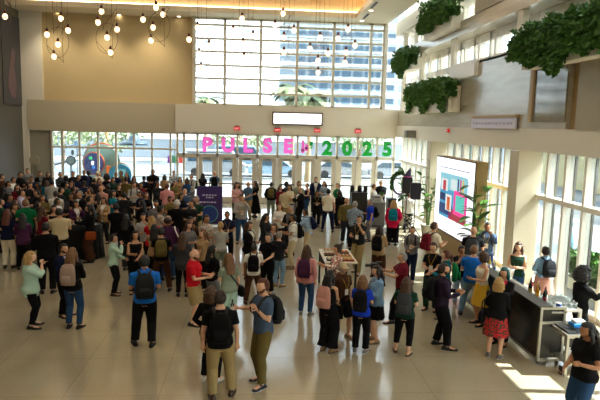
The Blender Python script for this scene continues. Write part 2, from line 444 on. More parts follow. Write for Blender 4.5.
# ------------------------------------------------------------------ writing: PULSE | 2025, boards, exit signs
def text_mesh(s, size, ext, bold=.02):
    c = bpy.data.curves.new('txt', 'FONT'); c.body = s; c.size = size; c.extrude = ext; c.offset = bold
    c.align_x = 'CENTER'; c.align_y = 'BOTTOM_BASELINE'; c.resolution_u = 6
    o = bpy.data.objects.new('txt', c); _tmp_scene.collection.objects.link(o)
    _tmp_scene.view_layers[0].update(); dg = _tmp_scene.view_layers[0].depsgraph; dg.update()
    me = bpy.data.meshes.new_from_object(o.evaluated_get(dg)); bpy.data.objects.remove(o)
    me.transform(Matrix.Rotation(R(90), 4, 'X')); me.name = 'glyph'
    return me
def vinyl(name, c):
    m = mat(name, c, .5); nt = m.node_tree; b = nt.nodes['Principled BSDF']; o = nt.nodes['Material Output']
    t = nt.nodes.new('ShaderNodeBsdfTranslucent'); t.inputs[0].default_value = lin(c); x = nt.nodes.new('ShaderNodeMixShader'); x.inputs[0].default_value = .6
    nt.links.new(b.outputs[0], x.inputs[1]); nt.links.new(t.outputs[0], x.inputs[2]); nt.links.new(x.outputs[0], o.inputs[0])
    return m
PINK = vinyl('pink_vinyl', '#ff9fe2'); GRN = vinyl('green_vinyl', '#3fbf68')
for ch, x, m, cn in [('P', 207, PINK, 'pink'), ('U', 228, PINK, 'pink'), ('L', 247.5, PINK, 'pink'), ('S', 267.5, PINK, 'pink'), ('E', 288, PINK, 'pink'),
                 ('2', 327, GRN, 'green'), ('0', 347, GRN, 'green'), ('2', 367, GRN, 'green'), ('5', 387, GRN, 'green')]:
    yb = 152.2 + (x - 207) * .018 - (1.3 if m is PINK else 0)
    p = at_y(x, yb, YB - .14)
    me = text_mesh(ch, 1.02, .006, .055); me.materials.append(m)
    o = link('window_letter', me, loc=(p.x, YB - .13, p.z))
    pos = {327: ' left of the 0', 367: ' right of the 0'}.get(x, '')
    tag(o, 'large %s %s %s%s on the glass above the doors' % (cn, 'letter' if ch.isalpha() else 'digit', ch, pos), 'letter', 'letters over the entrance')
mb = MB()
for (x, y0, y1) in [(303, 140.5, 153), (306.6, 144, 151)]:
    a, b = at_y(x, y0, YB - .13), at_y(x, y1, YB - .13); mb.box(a.x - .07, a.x + .07, YB - .15, YB - .11, b.z, a.z)
    mb.box(a.x - .11, a.x + .11, YB - .15, YB - .11, b.z + .1, b.z + .2)
tag(obj('window_letter', mb, PINK), 'pair of thin pink vertical bars on the glass after the letter E', 'letter', 'letters over the entrance')
a, b = at_y(311.3, 141.5, YB - .13), at_y(311.3, 148.5, YB - .13)
tag(obj('window_letter', boxes((a.x - .09, a.x + .09, YB - .15, YB - .11, b.z + .14, a.z), (a.x - .06, a.x + .06, YB - .15, YB - .11, b.z, b.z + .09)), GRN), 'short green upright bar with dot on the glass before the first 2', 'letter', 'letters over the entrance')
def board(name, label, cat, c, w, h, frame, fm, pm, lines, lm, Mx=None):
    """a framed board facing -Y; lines: list of (x0,x1,z) word strokes in board units"""
    t = thing(name, label, cat, c)
    mb = MB(); fr = frame
    mb.box(-w / 2 - fr, w / 2 + fr, -.02, .1, h, h + fr); mb.box(-w / 2 - fr, w / 2 + fr, -.02, .1, -fr, 0)
    mb.box(-w / 2 - fr, -w / 2, -.02, .1, 0, h); mb.box(w / 2, w / 2 + fr, -.02, .1, 0, h)
    obj('frame', mb, fm, t)
    obj('panel', boxes((-w / 2, w / 2, 0, .09, 0, h)), pm, t)
    if lines:
        for x0, x1, z, th in lines:
            mb = MB(); x = x0
            while x < x1 - .02:
                l = min(random.uniform(.05, .16) * (th / .04), x1 - x); mb.box(x, x + l, -.006, 0, z, z + th); x += l + th * .6
            obj('writing', mb, lm, t)
    return t
a = at_y(273.5, 123, YB - .35); b = at_y(321.5, 112, YB - .35)
board('message_board', 'wide white lit message board in bronze frame over the entrance', 'sign', ((a.x + b.x) / 2, 31.3, a.z - .02), b.x - a.x, .55, .07, BRN,
      mat('lit_white_panel', '#fbfbff', emit=1.2), [(-1.1, 1.0, .33, .05), (-.9, .9, .18, .05)], mat('pale_lilac_print', '#dcdcf2', .6, emit=.8))
for i, (x, y) in enumerate([(237, 130.3), (277.5, 131.8), (317.2, 132.4), (358, 133)]):
    p = at_y(x, y, 31.33)
    t = thing('exit_sign', 'red exit sign above the doors, ' + ['leftmost, over the letter U', 'below the left end of the message board', 'below the right end of the message board', 'rightmost, over the last digits'][i], 'sign', (p.x, 31.36, p.z), group='exit signs')
    obj('housing', boxes((-.17, .17, -.06, .04, 0, .2)), mat('exit_red', '#c3141c', .4, emit=.35), t, bevel=.01)
    obj('cap', boxes((-.13, .13, -.05, .04, .2, .26)), mat('exit_grey', '#8a8478', .5), t)
    me = text_mesh('EXIT', .13, .004, .002); me.materials.append(mat('exit_white', '#ffd0d0', emit=.3)); link('lettering', me, t, (0, -.065, .05))
# lavender fascia sign on the right wall
t = thing('fascia_sign', 'pale lavender strip sign on the beige right-hand beam', 'sign', (7.5, 17.2, 4.40))
pa = at_x(471, 126, 7.5); pb = at_x(515, 126, 7.5)
obj('panel', boxes((0, .06, pb.y - 17.2, pa.y - 17.2, .0, .33)), mat('lavender_panel', '#d9d3e6', .5), t)
mb = MB(); y = pb.y - 17.2 + .2
while y < pa.y - 17.2 - .2:
    l = random.uniform(.08, .3); mb.box(-.006, 0, y, y + l, .12, .2); y += l + .08
obj('writing', mb, mat('lavender_ink', '#b5a9c6', .5), t)
obj('bracket', boxes((-.03, .09, pb.y - 17.25, pa.y - 17.15, .33, .42)), mat('tan_reveal', '#b09468'), t)
# little projector / speaker box below band near corner
p = at_y(405.5, 137, 29)
t = thing('wall_speaker', 'small grey box speaker fixed to the beam beside the right-hand digits', 'speaker', (7.5, 27.6, 3.86))
obj('housing', boxes((-.35, .1, -.25, .25, 0, .35)), mat('grey_metal', '#77736a', .5), t, bevel=.02); obj('bracket', boxes((.1, .12, -.05, .05, .1, .25)), BLK, t)
t = thing('wall_alarm', 'small red and white alarm on the right-hand beam', 'alarm', (7.59, 22.6, 4.2))
obj('housing', boxes((-.08, 0, -.1, .1, 0, .14)), mat('exit_red', '#c3141c'), t, bevel=.01); obj('strobe', boxes((-.1, -.08, -.06, .06, .04, .1)), WHITEP, t)
# faint picture on the dark left wall
t = thing('wall_banner', 'dark banner with a faint pink figure on the left wall', 'banner', (-12.28, 30.6, 5.0))
obj('cloth', boxes((0, .03, -1.0, 1.2, 0, 4.4)), mat('banner_cloth', '#4c4c50', .8), t)
mb = MB()
mb.rings([[(.035 + dx, y, z) for (y, z) in [(-.2, .4), (.35, .3), (.55, 1.0), (.3, 1.9), (.5, 2.6), (.1, 2.9), (-.1, 2.3), (-.35, 1.6), (-.5, .9)]] for dx in (0, .012)])
obj('figure', mb, mat('faint_pink_print', '#6e5a60', .8), t)

# ------------------------------------------------------------------ planters with trailing plants
def leaf_mb(n, sampler, size=.09, seed=0):
    rnd = random.Random(seed); mb = MB()
    for i in range(n):
        c, nrm = sampler(rnd); c = Vector(c)
        d = Vector((nrm[0] + rnd.uniform(-.6, .6), nrm[1] + rnd.uniform(-.8, .8), nrm[2] - .5 + rnd.uniform(-.7, .5))).normalized()
        s = d.cross(Vector((rnd.uniform(-1, 1), rnd.uniform(-1, 1), rnd.uniform(-.3, 1)))).normalized(); u = s.cross(d)
        L = size * rnd.uniform(.7, 1.4); W = L * .42
        mb.add([c, c + d * L * .35 + s * W + u * L * .1, c + d * L, c + d * L * .35 - s * W + u * L * .1], [(0, 1, 2), (0, 2, 3)])
    return mb
LEAFM = [mat('ivy_leaf', '#4f7c33', .45, noise=.5, nscale=9), mat('dark_leaf', '#46722e', .45, noise=.5, nscale=7), mat('bright_leaf', '#47702a', .45, noise=.4, nscale=6)]
def planter(label, x0, x1, y0, y1, z0, z1, drop, top, n, seed, over=.35):
    t = thing('wall_planter', label, 'planter', (x0, (y0 + y1) / 2, z0), group='planters on the right wall')
    b = MB(); hy = (y1 - y0) / 2; w = x1 - x0
    b.box(0, .06, -hy, hy, 0, z1 - z0); b.box(w - .06, w, -hy, hy, 0, z1 - z0); b.box(.06, w - .06, -hy, -hy + .06, 0, z1 - z0); b.box(.06, w - .06, hy - .06, hy, 0, z1 - z0); b.box(.06, w - .06, -hy + .06, hy - .06, 0, .06)
    obj('box', b, WALLC, t, bevel=.01)
    obj('soil', boxes((.06, w - .06, -hy + .06, hy - .06, .06, z1 - z0 - .06)), mat('soil', '#2c2119', .9), t)
    H = z1 - z0
    ph = [random.Random(seed).uniform(0, 6) for _ in range(4)]
    def smp(r):
        y = r.uniform(-hy, hy) * .98
        e = .55 + .25 * math.sin(y * 2.3 + ph[0]) + .2 * math.sin(y * 5.1 + ph[1])
        if r.random() < .62:
            z = H + top * .3 - r.random() ** .9 * (drop * e + .3)
            return (-over * r.random() * (1 - .5 * abs(z - H) / (drop + .3)) - .02, y, z), (-1, 0, 0)
        k = r.random()
        return (r.uniform(-over, w), y, H + top * (.35 + .65 * abs(math.sin(y * 3 + ph[2])) ** .5) * k), (-.4, 0, 1)
    mb = leaf_mb(n, smp, .105, seed)
    def smp2(r):
        s = 1 if r.random() < .5 else -1
        return (r.uniform(-over, w * .5), s * (hy + r.uniform(0, .18)), H - r.random() * drop * .7 + .2), (0, s, 0)
    m2 = leaf_mb(n // 6, smp2, .105, seed + 1); mb.add(m2.v, m2.f)
    obj('foliage', mb, LEAFM[seed % 2], t)
planter('large long planter of trailing dark green ivy, nearest the camera at upper right', 7.2, 7.6, 11.3, 15.7, 6.0, 6.6, .75, .5, 11000, 1, .35)
planter('highest planter of trailing ivy, near the top of the right wall', 7.15, 7.6, 21.7, 25.3, 8.05, 8.65, .45, 1.0, 7000, 2, .3)
planter('smallest planter of ivy, closest to the big back window', 7.1, 7.6, 27.0, 29.6, 7.05, 7.6, .75, .5, 4200, 3, .3)
planter('lowest wide planter of ivy, just above the beige beam', 7.15, 7.6, 21.5, 27.0, 4.98, 5.95, .8, .35, 7500, 4, .3)
# ------------------------------------------------------------------ daylight and lamps
w = bpy.data.worlds.new('sky'); SC.world = w; w.use_nodes = True
nt = w.node_tree; bg = nt.nodes['Background']
sky = nt.nodes.new('ShaderNodeTexSky'); sky.sky_type = 'NISHITA'; sky.sun_disc = False
sky.sun_elevation = R(42); sky.sun_rotation = R(115); sky.air_density = 1.2; sky.dust_density = 3
mx = nt.nodes.new('ShaderNodeMix'); mx.data_type = 'RGBA'; mx.inputs[0].default_value = .75
mx.inputs[7].default_value = (.92, .97, 1.0, 1)
sc_ = nt.nodes.new('ShaderNodeVectorMath'); sc_.operation = 'SCALE'; sc_.inputs[3].default_value = .12
nt.links.new(sky.outputs[0], sc_.inputs[0]); nt.links.new(sc_.outputs[0], mx.inputs[6]); nt.links.new(mx.outputs[2], bg.inputs[0])
bg.inputs[1].default_value = 5.5
def light(name, typ, loc, energy, color=(1, 1, 1), rot=(0, 0, 0), **kw):
    d = bpy.data.lights.new(name, typ); d.energy = energy; d.color = color
    for k, v in kw.items(): setattr(d, k, v)
    o = bpy.data.objects.new(name, d); COL.objects.link(o); o.location = loc; o.rotation_euler = rot
    return o
sd = Vector((-.70, .06, -.715)).normalized()
s = light('sun', 'SUN', (30, -20, 40), 17, (1, .96, .9), angle=R(.6))
s.rotation_euler = sd.to_track_quat('-Z', 'Y').to_euler()
# portals help the renderer find the sky through the openings
def portal(c, sx, sy, rot):
    o = light('window_portal', 'AREA', c, 1, rot=rot, shape='RECTANGLE', size=sx, size_y=sy); o.data.cycles.is_portal = True
portal((1.7, 31.4, 7.5), 10.4, 4.5, (R(-90), 0, 0))
portal((-2, 31.3, 1.9), 20, 3.8, (R(-90), 0, 0))
portal((7.0, 13, 1.9), 3.8, 37, (0, R(90), 0))
portal((7.6, 13, 10.8), 1.4, 37, (0, 0, 0))
# ceiling fill: rows of warm area lights added to brighten the hall
k = 0
for y in (27, 19, 11, 3):
    for x in (-9, -3, 3):
        light('ceiling_fill', 'AREA', (x, y, 10.6), 45, (1, .9, .76), shape='DISK', size=1.0)
for x in (-10.5, -8, -5.5):
    light('wall_washer', 'SPOT', (x, 30.7, 9.7), 190, (1, .84, .6), (R(14), 0, 0), spot_size=R(95), spot_blend=1, shadow_soft_size=.15)
vs = SC.view_settings
vs.view_transform = 'Standard'; vs.look = 'None'; vs.gamma = 1; vs.use_curve_mapping = False
vs.exposure = .7
SC.cycles.use_denoising = True
SC.cycles.max_bounces = 8; SC.cycles.diffuse_bounces = 5; SC.cycles.transparent_max_bounces = 16
SC.cycles.sample_clamp_indirect = 6
SC.cycles.caustics_reflective = False; SC.cycles.caustics_refractive = False
# ------------------------------------------------------------------ furniture and fittings
OBST = []
def stone(name, h1, r=.5): return mat(name, h1, r)
# LED wall
t = thing('display_screen', 'tall lit video wall in tan casing beside the right-hand windows', 'screen', (6.95, 19.6, 0))
A = at_x(437.5, 156, 6.75); Bq = at_x(475.8, 164, 6.75)
ya, yb = A.y - 19.6, Bq.y - 19.6
zt, zb = (A.z + Bq.z) / 2, .72
obj('casing', boxes((-.18, .2, yb - .02, ya + .02, .0, zt + .04)), mat('tan_casing', '#a58a58', .6, noise=.05), t, bevel=.01)
obj('bezel', boxes((-.205, -.18, yb - .02, ya + .02, zb - .06, zb), (-.205, -.18, yb - .02, ya + .02, zt, zt + .04), (-.205, -.18, yb - .02, yb, zb, zt), (-.205, -.18, ya, ya + .02, zb, zt)), BRN, t)
scr = obj('display', boxes((-.2, -.18, yb, ya, zb, zt)), mat('screen_white', '#f4f6ff', .3, emit=.75), t)
def scr_patch(nm, u0, u1, v0, v1, hexc, e=.8, d=.0):
    """u: 0 far edge .. 1 near edge, v: 0 bottom .. 1 top"""
    Y0, Y1 = ya + (yb - ya) * u1, ya + (yb - ya) * u0; Z0, Z1 = zb + (zt - zb) * v0, zb + (zt - zb) * v1
    return obj(nm, boxes((-.206 - d, -.2, Y0, Y1, Z0, Z1)), mat('screen_' + hexc[1:], hexc, .3, emit=e * .45), scr)
scr_patch('caption', .12, .9, .865, .88, '#9aa0b4')
scr_patch('picture', .14, .86, .20, .80, '#4aa8d8', .8)
scr_patch('picture_sky', .14, .86, .58, .80, '#8fd6ea', .8, .002)
scr_patch('picture_red', .42, .86, .20, .34, '#b3243c', .8, .003)
scr_patch('picture_dark', .14, .5, .24, .38, '#1f3f80', .8, .003)
scr_patch('picture_card', .17, .36, .56, .72, '#e8f2f6', .9, .004); scr_patch('picture_person', .23, .31, .56, .70, '#c23a4a', .8, .006)
scr_patch('picture_card', .32, .48, .30, .52, '#eef4f4', .9, .004); scr_patch('picture_person', .36, .44, .31, .49, '#d8612e', .8, .006)
scr_patch('picture_tile', .15, .30, .42, .52, '#27366b', .8, .005); scr_patch('picture_tile', .44, .6, .60, .74, '#d9eef4', .9, .005)
scr_patch('picture_frame', .54, .86, .29, .60, '#ff3fa0', 1.0, .006); scr_patch('picture_frame_inner', .59, .81, .34, .55, '#5fd0c8', .9, .009)
for k in range(3): scr_patch('picture_stripe', .62 + .06 * k, .65 + .06 * k, .60, .76, ['#1c2c6a', '#e04a90', '#f0c83c'][k], .8, .006)
OBST.append((6.3, 7.6, yb + 19.6 - .4, ya + 19.6 + .4))
# purple sign
a = at_y(197, 186, 24.3); b = at_y(222.5, 187.5, 24.3)
zt = a.z; w_ = b.x - a.x
t = thing('banner_stand', 'purple printed sign panel with white lines of text, left of the doors', 'sign', ((a.x + b.x) / 2, 24.3, 0))
obj('panel', boxes((-w_ / 2, w_ / 2, -.02, .02, .12, zt)), mat('purple_print', '#3f2a6e', .5, noise=.5, nscale=1.6), t)
obj('base', boxes((-w_ / 2, w_ / 2, -.2, .2, 0, .03), (-w_ / 2, -w_ / 2 + .04, -.03, .03, .03, .12), (w_ / 2 - .04, w_ / 2, -.03, .03, .03, .12)), STEEL, t)
for k, (z, l) in enumerate([(.40, .7), (.50, .35), (.70, .8), (.92, .6), (1.10, .62), (1.28, .6)]):
    mb = MB(); x = -w_ * .42 + (.5 - l / 2) * w_ * .84 * (k < 2)
    e = x + l * w_ * .84; rr_ = random.Random(k)
    while x < e: q = rr_.uniform(.05, .13); mb.box(x, min(x + q, e), -.026, -.02, zt - z, zt - z + .055); x += q + .03
    obj('writing', mb, mat('sign_white', '#d8d0ee', .5), t)
mb = MB(); mb.lathe([(.34, -.004), (.34, .004)], n=28); mb.v = [(x, z - .025, y + .55) for x, y, z in mb.v]; obj('round_emblem', mb, mat('sign_blue', '#1e3f8a', .5), t)
mb = MB(); mb.tube([(.34 * math.cos(q), -.03, .55 + .34 * math.sin(q)) for q in [2 * math.pi * k / 28 for k in range(28)]], .02, 6, closed=True); obj('emblem_ring', mb, mat('sign_teal', '#5aa6b0', .5), t)
OBST.append((a.x - .1, b.x + .1, 24.0, 24.6))

# highboy draped table at left
def draped(label, px, py, rx, h, cat='table'):
    c = at_z(px, py, 0); t = thing('cocktail_table', label, cat, (c.x, c.y, 0))
    mb = MB(); rr = []
    for z, f in [(h, .9), (h - .01, 1.0), (h * .8, .99), (h * .4, 1.04), (.02, 1.12)]:
        rr.append([((rx * f * (1 + .05 * (1 - z / h) * math.sin(14 * q))) * math.cos(q), rx * f * (1 + .05 * (1 - z / h) * math.sin(14 * q)) * math.sin(q), z) for q in [2 * math.pi * k / 84 for k in range(84)]])
    mb.rings(rr); obj('tablecloth', mb, mat('black_linen', '#0f0f11', .8), t, smooth=True)
    mb = MB(); mb.lathe([(rx * .93, h), (rx * .95, h + .012), (rx * .93, h + .02)], n=40); obj('tabletop', mb, mat('black_linen', '#0f0f11'), t)
    OBST.append((c.x - rx - .22, c.x + rx + .22, c.y - rx - .22, c.y + rx + .22))
    return c, h + .02
def cup_at(c, lab, grp, kind='cup'):
    t = thing('paper_cup' if kind == 'cup' else 'drinking_glass', lab, kind, c, group=grp)
    m_ = MB(); m_.lathe([(.028, 0), (.038, .10)]); obj('cup_wall', m_, WHITEP if kind == 'cup' else mat('clear_tumbler', '#dfe6e8', .08), t, smooth=False)
    m_ = MB(); m_.lathe([(.04, .10), (.04, .108)]); obj('lid' if kind == 'cup' else 'rim', m_, mat('lid_white', '#e8e4dc', .4), t)
c1, h1 = draped('round table under black pleated cloth in the left crowd, holding cups', 76, 256, .42, 1.05)
c2, h2 = draped('second black draped table, just right of the one holding cups', 90, 257, .40, 1.05)
for i, (dx, dy) in enumerate([(-.15, -.15), (.02, -.22), (.18, .05)]): cup_at((c1.x + dx, c1.y + dy, h1), 'white paper cup on the black draped table, ' + ['left', 'front', 'right'][i], 'cups on the draped table')
for i, (dx, dy) in enumerate([(-.1, -.2), (.15, -.1)]):
    t = thing('plate', 'small white plate on the second draped table, ' + ['left', 'right'][i], 'plate', (c2.x + dx, c2.y + dy, h2), group='plates on the draped table'); m_ = MB(); m_.lathe([(.05, 0), (.1, .012), (.1, .016), (.045, .006)], n=24); obj('dish', m_, WHITEP, t, smooth=True)
    m_ = MB(); m_.sphere((0, 0, .035), (.04, .03, .025), 10, 8); obj('pastry', m_, mat('pastry', '#b9803a', .7), t, smooth=True)
# snack table
c = at_z(336, 290, 0)
t = thing('snack_table', 'narrow white-topped snack table on metal legs in the centre', 'table', (c.x, c.y, 0))
obj('tabletop', boxes((-.42, .42, -.8, .8, .91, .95)), mat('tabletop_cream', '#d8cfba', .5), t, bevel=.008)
for sx in (-1, 1):
    for sy in (-1, 1): obj('leg', boxes((sx * .38 - .025, sx * .38 + .025, sy * .74 - .025, sy * .74 + .025, 0, .91)), BLK, t)
obj('skirt_panel', boxes((-.35, .35, .72, .735, .5, .91)), mat('dark_panel', '#2b2c30', .6), t)
OBST.append((c.x - .56, c.x + .56, c.y - .95, c.y + .95))
SN = [(-.2, -.55, '#1b1b1c', 'black tray of wraps'), (-.18, .5, '#d9d6ce', 'white tray of pastries'), (.2, -.15, '#b99a62', 'wooden board of rolls'), (.2, .30, '#2b2c30', 'dark tray of oranges'), (-.2, .0, '#3a2a1c', 'brown tray of rolls'), (.2, -.58, '#8a2a22', 'red tray of pastries')]
for i, (dx, dy, hx_, nm) in enumerate(SN):
    q = thing('food_tray', nm + ' on the snack table', 'tray', (c.x + dx, c.y + dy, .95), group='trays on the snack table')
    obj('tray_base', boxes((-.15, .15, -.11, .11, 0, .02), (-.15, -.14, -.11, .11, .02, .04), (.14, .15, -.11, .11, .02, .04), (-.14, .14, -.11, -.1, .02, .04), (-.14, .14, .1, .11, .02, .04)), mat('tray_' + hx_[1:], hx_, .4), q)
    for k in range(6):
        m_ = MB(); m_.sphere(((k % 3 - 1) * .09, (k // 3 - .5) * .09, .045), (.036, .034, .028), 10, 7)
        obj(['wrap', 'pastry', 'bread_roll', 'orange_fruit', 'bread_roll', 'pastry'][i], m_, mat('food%d' % i, ['#e2d2ac', '#c58a3c', '#b0763a', '#e07818', '#9a6430', '#d09a4c'][i], .6), q, smooth=True)
# coffee station at the back right
def counter(label, px0, px1, py, h, dep, body, topm, name='service_counter', y=None):
    a, b = at_z(px0, py, 0), at_z(px1, py, 0); Y = y or a.y; a, b = at_y(px0, py, Y), at_y(px1, py, Y)
    w = b.x - a.x; cx = (a.x + b.x) / 2
    t = thing(name, label, 'counter', (cx, Y, 0))
    obj('body', boxes((-w / 2 + .02, w / 2 - .02, 0, dep, .08, h - .04)), body, t, bevel=.008)
    obj('plinth', boxes((-w / 2 + .06, w / 2 - .06, .04, dep - .04, 0, .08)), BLK, t)
    obj('worktop', boxes((-w / 2, w / 2, -.03, dep + .03, h - .04, h)), topm, t, bevel=.006)
    for k in range(2): x0 = -w / 2 + .05 + k * (w - .1) / 2; obj('front_panel', boxes((x0 + .01, x0 + (w - .1) / 2 - .01, -.015, .0, .14, h - .1)), body, t, bevel=.005)
    OBST.append((a.x - .25, b.x + .25, Y - .3, Y + dep + .28))
    return cx, Y, w, h
BW = mat('black_wood', '#2a2622', .5, noise=.2, nscale=6)
cx, Y, w_, h_ = counter('dark coffee counter with urns on top, in front of the right-hand doors', 350.5, 367, 222, 1.36, .7, BW, BW)
for i, dx in enumerate((-.3, .05, .32)):
    q = thing('coffee_urn', 'dark coffee urn on the dark counter, ' + ['left', 'middle', 'right'][i], 'urn', (cx + dx, Y + .35, h_), group='coffee urns')
    m_ = MB(); m_.lathe([(.09, 0), (.1, .02), (.1, .22), (.08, .27), (.03, .29)], n=18); obj('urn_body', m_, mat('urn_metal', '#3a332c', .3, .6), q, smooth=True); m_ = MB(); m_.box(-.012, .012, -.15, -.09, .05, .08); obj('tap', m_, STEEL, q)
cx, Y, w_, h_ = counter('steel-topped coffee bar right of the dark urn counter', 368.5, 385, 227, 1.12, .7, mat('grey_panel', '#5d5b56', .5), STEEL)
q = thing('espresso_machine', 'silver espresso machine on the steel-topped coffee bar', 'coffee machine', (cx + .0, Y + .3, h_))
obj('machine_body', boxes((-.17, .17, -.15, .15, .05, .26), (-.15, .15, -.12, .12, .0, .05)), STEEL, q, bevel=.02); obj('group_head', boxes((-.12, .12, -.2, -.15, .16, .2)), BLK, q)
q = thing('flower_vase', 'small vase of green stems at the right end of the coffee bar', 'vase', (cx + w_ / 2 - .15, Y + .3, h_))
m_ = MB(); m_.lathe([(.04, 0), (.06, .06), (.035, .14), (.045, .17)]); obj('vase_body', m_, WHITEP, q, smooth=True)
obj('stems', leaf_mb(60, lambda r: ((r.uniform(-.08, .08), r.uniform(-.08, .08), .17 + r.random() * .22), (0, 0, 1)), .08, 3), LEAFM[2], q)
cx, Y, w_, h_ = counter('narrow black shelf table right of the coffee bar', 387, 396, 224, 1.15, .5, BLK, BLK, 'shelf_table')
# loudspeakers on stands
for i, (px, py, wd) in enumerate([(407.5, 177.5, .5), (416, 183, .5)]):
    Ys = (22.5, 21.6)[i]; q = at_y(px, py, Ys)
    t = thing('speaker_stand', 'black tripod stand under the %s loudspeaker' % ('left' if i == 0 else 'right'), 'stand', (q.x, Ys, 0), group='loudspeaker stands')
    zt = q.z - .62
    m_ = MB(); m_.tube([(0, 0, .3), (0, 0, zt)], .02, 10, rnd=False); obj('pole', m_, BLK, t, smooth=True)
    for k in range(3): m_ = MB(); an = 2.1 * k + .4; m_.tube([(0, 0, .55), (.45 * math.cos(an), .45 * math.sin(an), .012)], .013, 8); obj('leg', m_, BLK, t, smooth=True)
    t = thing('loudspeaker', 'black loudspeaker on a stand, %s of the pair by the screen' % ('left and higher' if i == 0 else 'right and lower'), 'loudspeaker', (q.x, Ys, zt), -.15, group='loudspeakers')
    obj('cabinet', boxes((-.19, .19, -.16, .18, 0, .62)), BLK, t, bevel=.02); obj('grille', boxes((-.17, .17, -.175, -.16, .03, .59)), mat('grille_grey', '#26272a', .7), t)
    OBST.append((q.x - .3, q.x + .3, Ys - .3, Ys + .3))
# balloon-like wreath and pointed hat decoration behind the speakers
q = at_y(400, 184, 23.2)
t = thing('wreath', 'round purple and green wreath hanging left of the loudspeakers', 'decoration', (q.x, 23.2, q.z))
m_ = MB(); m_.tube([(.30 * math.cos(a_), 0, .42 * math.sin(a_)) for a_ in [2 * math.pi * k / 30 for k in range(30)]], .05, 10, closed=True); obj('ring', m_, mat('wreath_lilac', '#8c82a8', .6), t, smooth=True)
obj('leaves', leaf_mb(220, lambda r: (lambda a_: ((.3 * math.cos(a_), r.uniform(-.06, .06), .42 * math.sin(a_)), (math.cos(a_), 0, math.sin(a_))))(r.uniform(1.2, 3.6)), .13, 5), LEAFM[2], t)
m_ = MB(); m_.tube([(-.28, 0, -.3), (-.34, .02, -q.z + .02)], .015, 8); obj('stand_pole', m_, BLK, t); m_ = MB(); m_.lathe([(.2, 0), (.2, .02)], (-.34, .02, -q.z)); obj('base', m_, BLK, t)
q = at_y(411, 178, 22.3)
t = thing('pointed_hat', 'dark purple pointed hat sitting on top of the left loudspeaker', 'hat', (at_y(407.5, 177.5, 22.5).x, 22.5, at_y(407.5, 177.5, 22.5).z))
m_ = MB(); m_.rings([[(dx + r_ * math.cos(a_), r_ * math.sin(a_), z) for a_ in [2 * math.pi * k / 20 for k in range(20)]] for dx, r_, z in [(0, .15, .02), (.01, .12, .12), (.05, .07, .25), (.1, .015, .38)]]); obj('cone', m_, mat('hat_purple', '#40365c', .7), t, smooth=True)
m_ = MB(); m_.lathe([(.18, 0), (.18, .015)]); obj('brim', m_, mat('hat_purple', '#40365c'), t); m_ = MB(); m_.lathe([(.155, .02), (.14, .06)]); obj('hat_band', m_, mat('hat_pink', '#c24a8a', .6), t)

# tall indoor plants
def blade(mb, base, direc, L, W, droop=.5, n=7):
    d = Vector(direc).normalized(); s = d.cross(Vector((0, 0, 1)))
    s = s.normalized() if s.length > .01 else Vector((1, 0, 0)); pts = []; p = Vector(base); dd = d.copy(); mid = []
    for i in range(n + 1):
        t = i / n; w = W * math.sin(math.pi * min(1, t * .92 + .06)) ** .7
        pts.append((p - s * w, p + Vector((0, 0, -.15 * w)), p + s * w)); dd = (dd + Vector((0, 0, -droop / n))).normalized(); p = p + dd * L / n
    vs = [q for r_ in pts for q in r_]; fs = []
    for i in range(n):
        a = i * 3; fs += [(a, a + 1, a + 4, a + 3), (a + 1, a + 2, a + 5, a + 4)]
    mb.add(vs, fs)
def tall_plant(label, x, y, h, n, seed, L=(.5, .8), W=.11, spread=.5, stems=7):
    r = random.Random(seed); t = thing('potted_plant', label, 'plant', (x, y, 0), group='tall indoor plants')
    m_ = MB(); m_.lathe([(.2, 0), (.27, .45), (.29, .46), (.28, .5), (.24, .5), (.22, .4)], n=24); obj('pot', m_, mat('pot_grey', '#8d8778', .6), t, smooth=True)
    ms = MB(); ml = MB()
    for k in range(stems):
        a = 2 * math.pi * k / stems + r.uniform(-.3, .3); hh = h * r.uniform(.55, 1.0); e = Vector((math.cos(a) * spread * r.uniform(.3, 1), math.sin(a) * spread * r.uniform(.3, 1), hh))
        b0 = Vector((.05 * math.cos(a), .05 * math.sin(a), .42)); m1 = b0.lerp(e, .5) - Vector((e.x * .3, e.y * .3, 0))
        ms.tube([b0, m1, e], [.014, .012, .008], 6)
        for j in range(n):
            f = .35 + .65 * j / max(1, n - 1); q = b0.lerp(m1, f * 2) if f < .5 else m1.lerp(e, f * 2 - 1); aa = a + r.uniform(-1.6, 1.6)
            blade(ml, q, (math.cos(aa), math.sin(aa), r.uniform(.3, 1.2)), r.uniform(*L), W * r.uniform(.8, 1.2), r.uniform(.5, 1.5))
    obj('stems', ms, mat('stem_green', '#4a6a28', .6), t, smooth=True); obj('leaves', ml, LEAFM[2] if seed % 2 else mat('plant_leaf', '#2f5a20', .4, noise=.4, nscale=6), t, smooth=True)
    OBST.append((x - .4, x + .4, y - .4, y + .4))
q = at_y(431, 190, 22.4); tall_plant('tall leafy plant between the loudspeakers and the screen', q.x, 22.6, 3.2, 6, 11, (.3, .55), .1, .5, 8)
tall_plant('leafy plant behind the right loudspeaker', 6.6, 25.2, 2.9, 6, 12, (.3, .5), .09, .35, 7)
q = at_y(494, 200, 17.1); tall_plant('big-leaved plant between the screen and the column', 6.75, 17.1, 2.9, 4, 13, (.45, .75), .14, .32, 7)

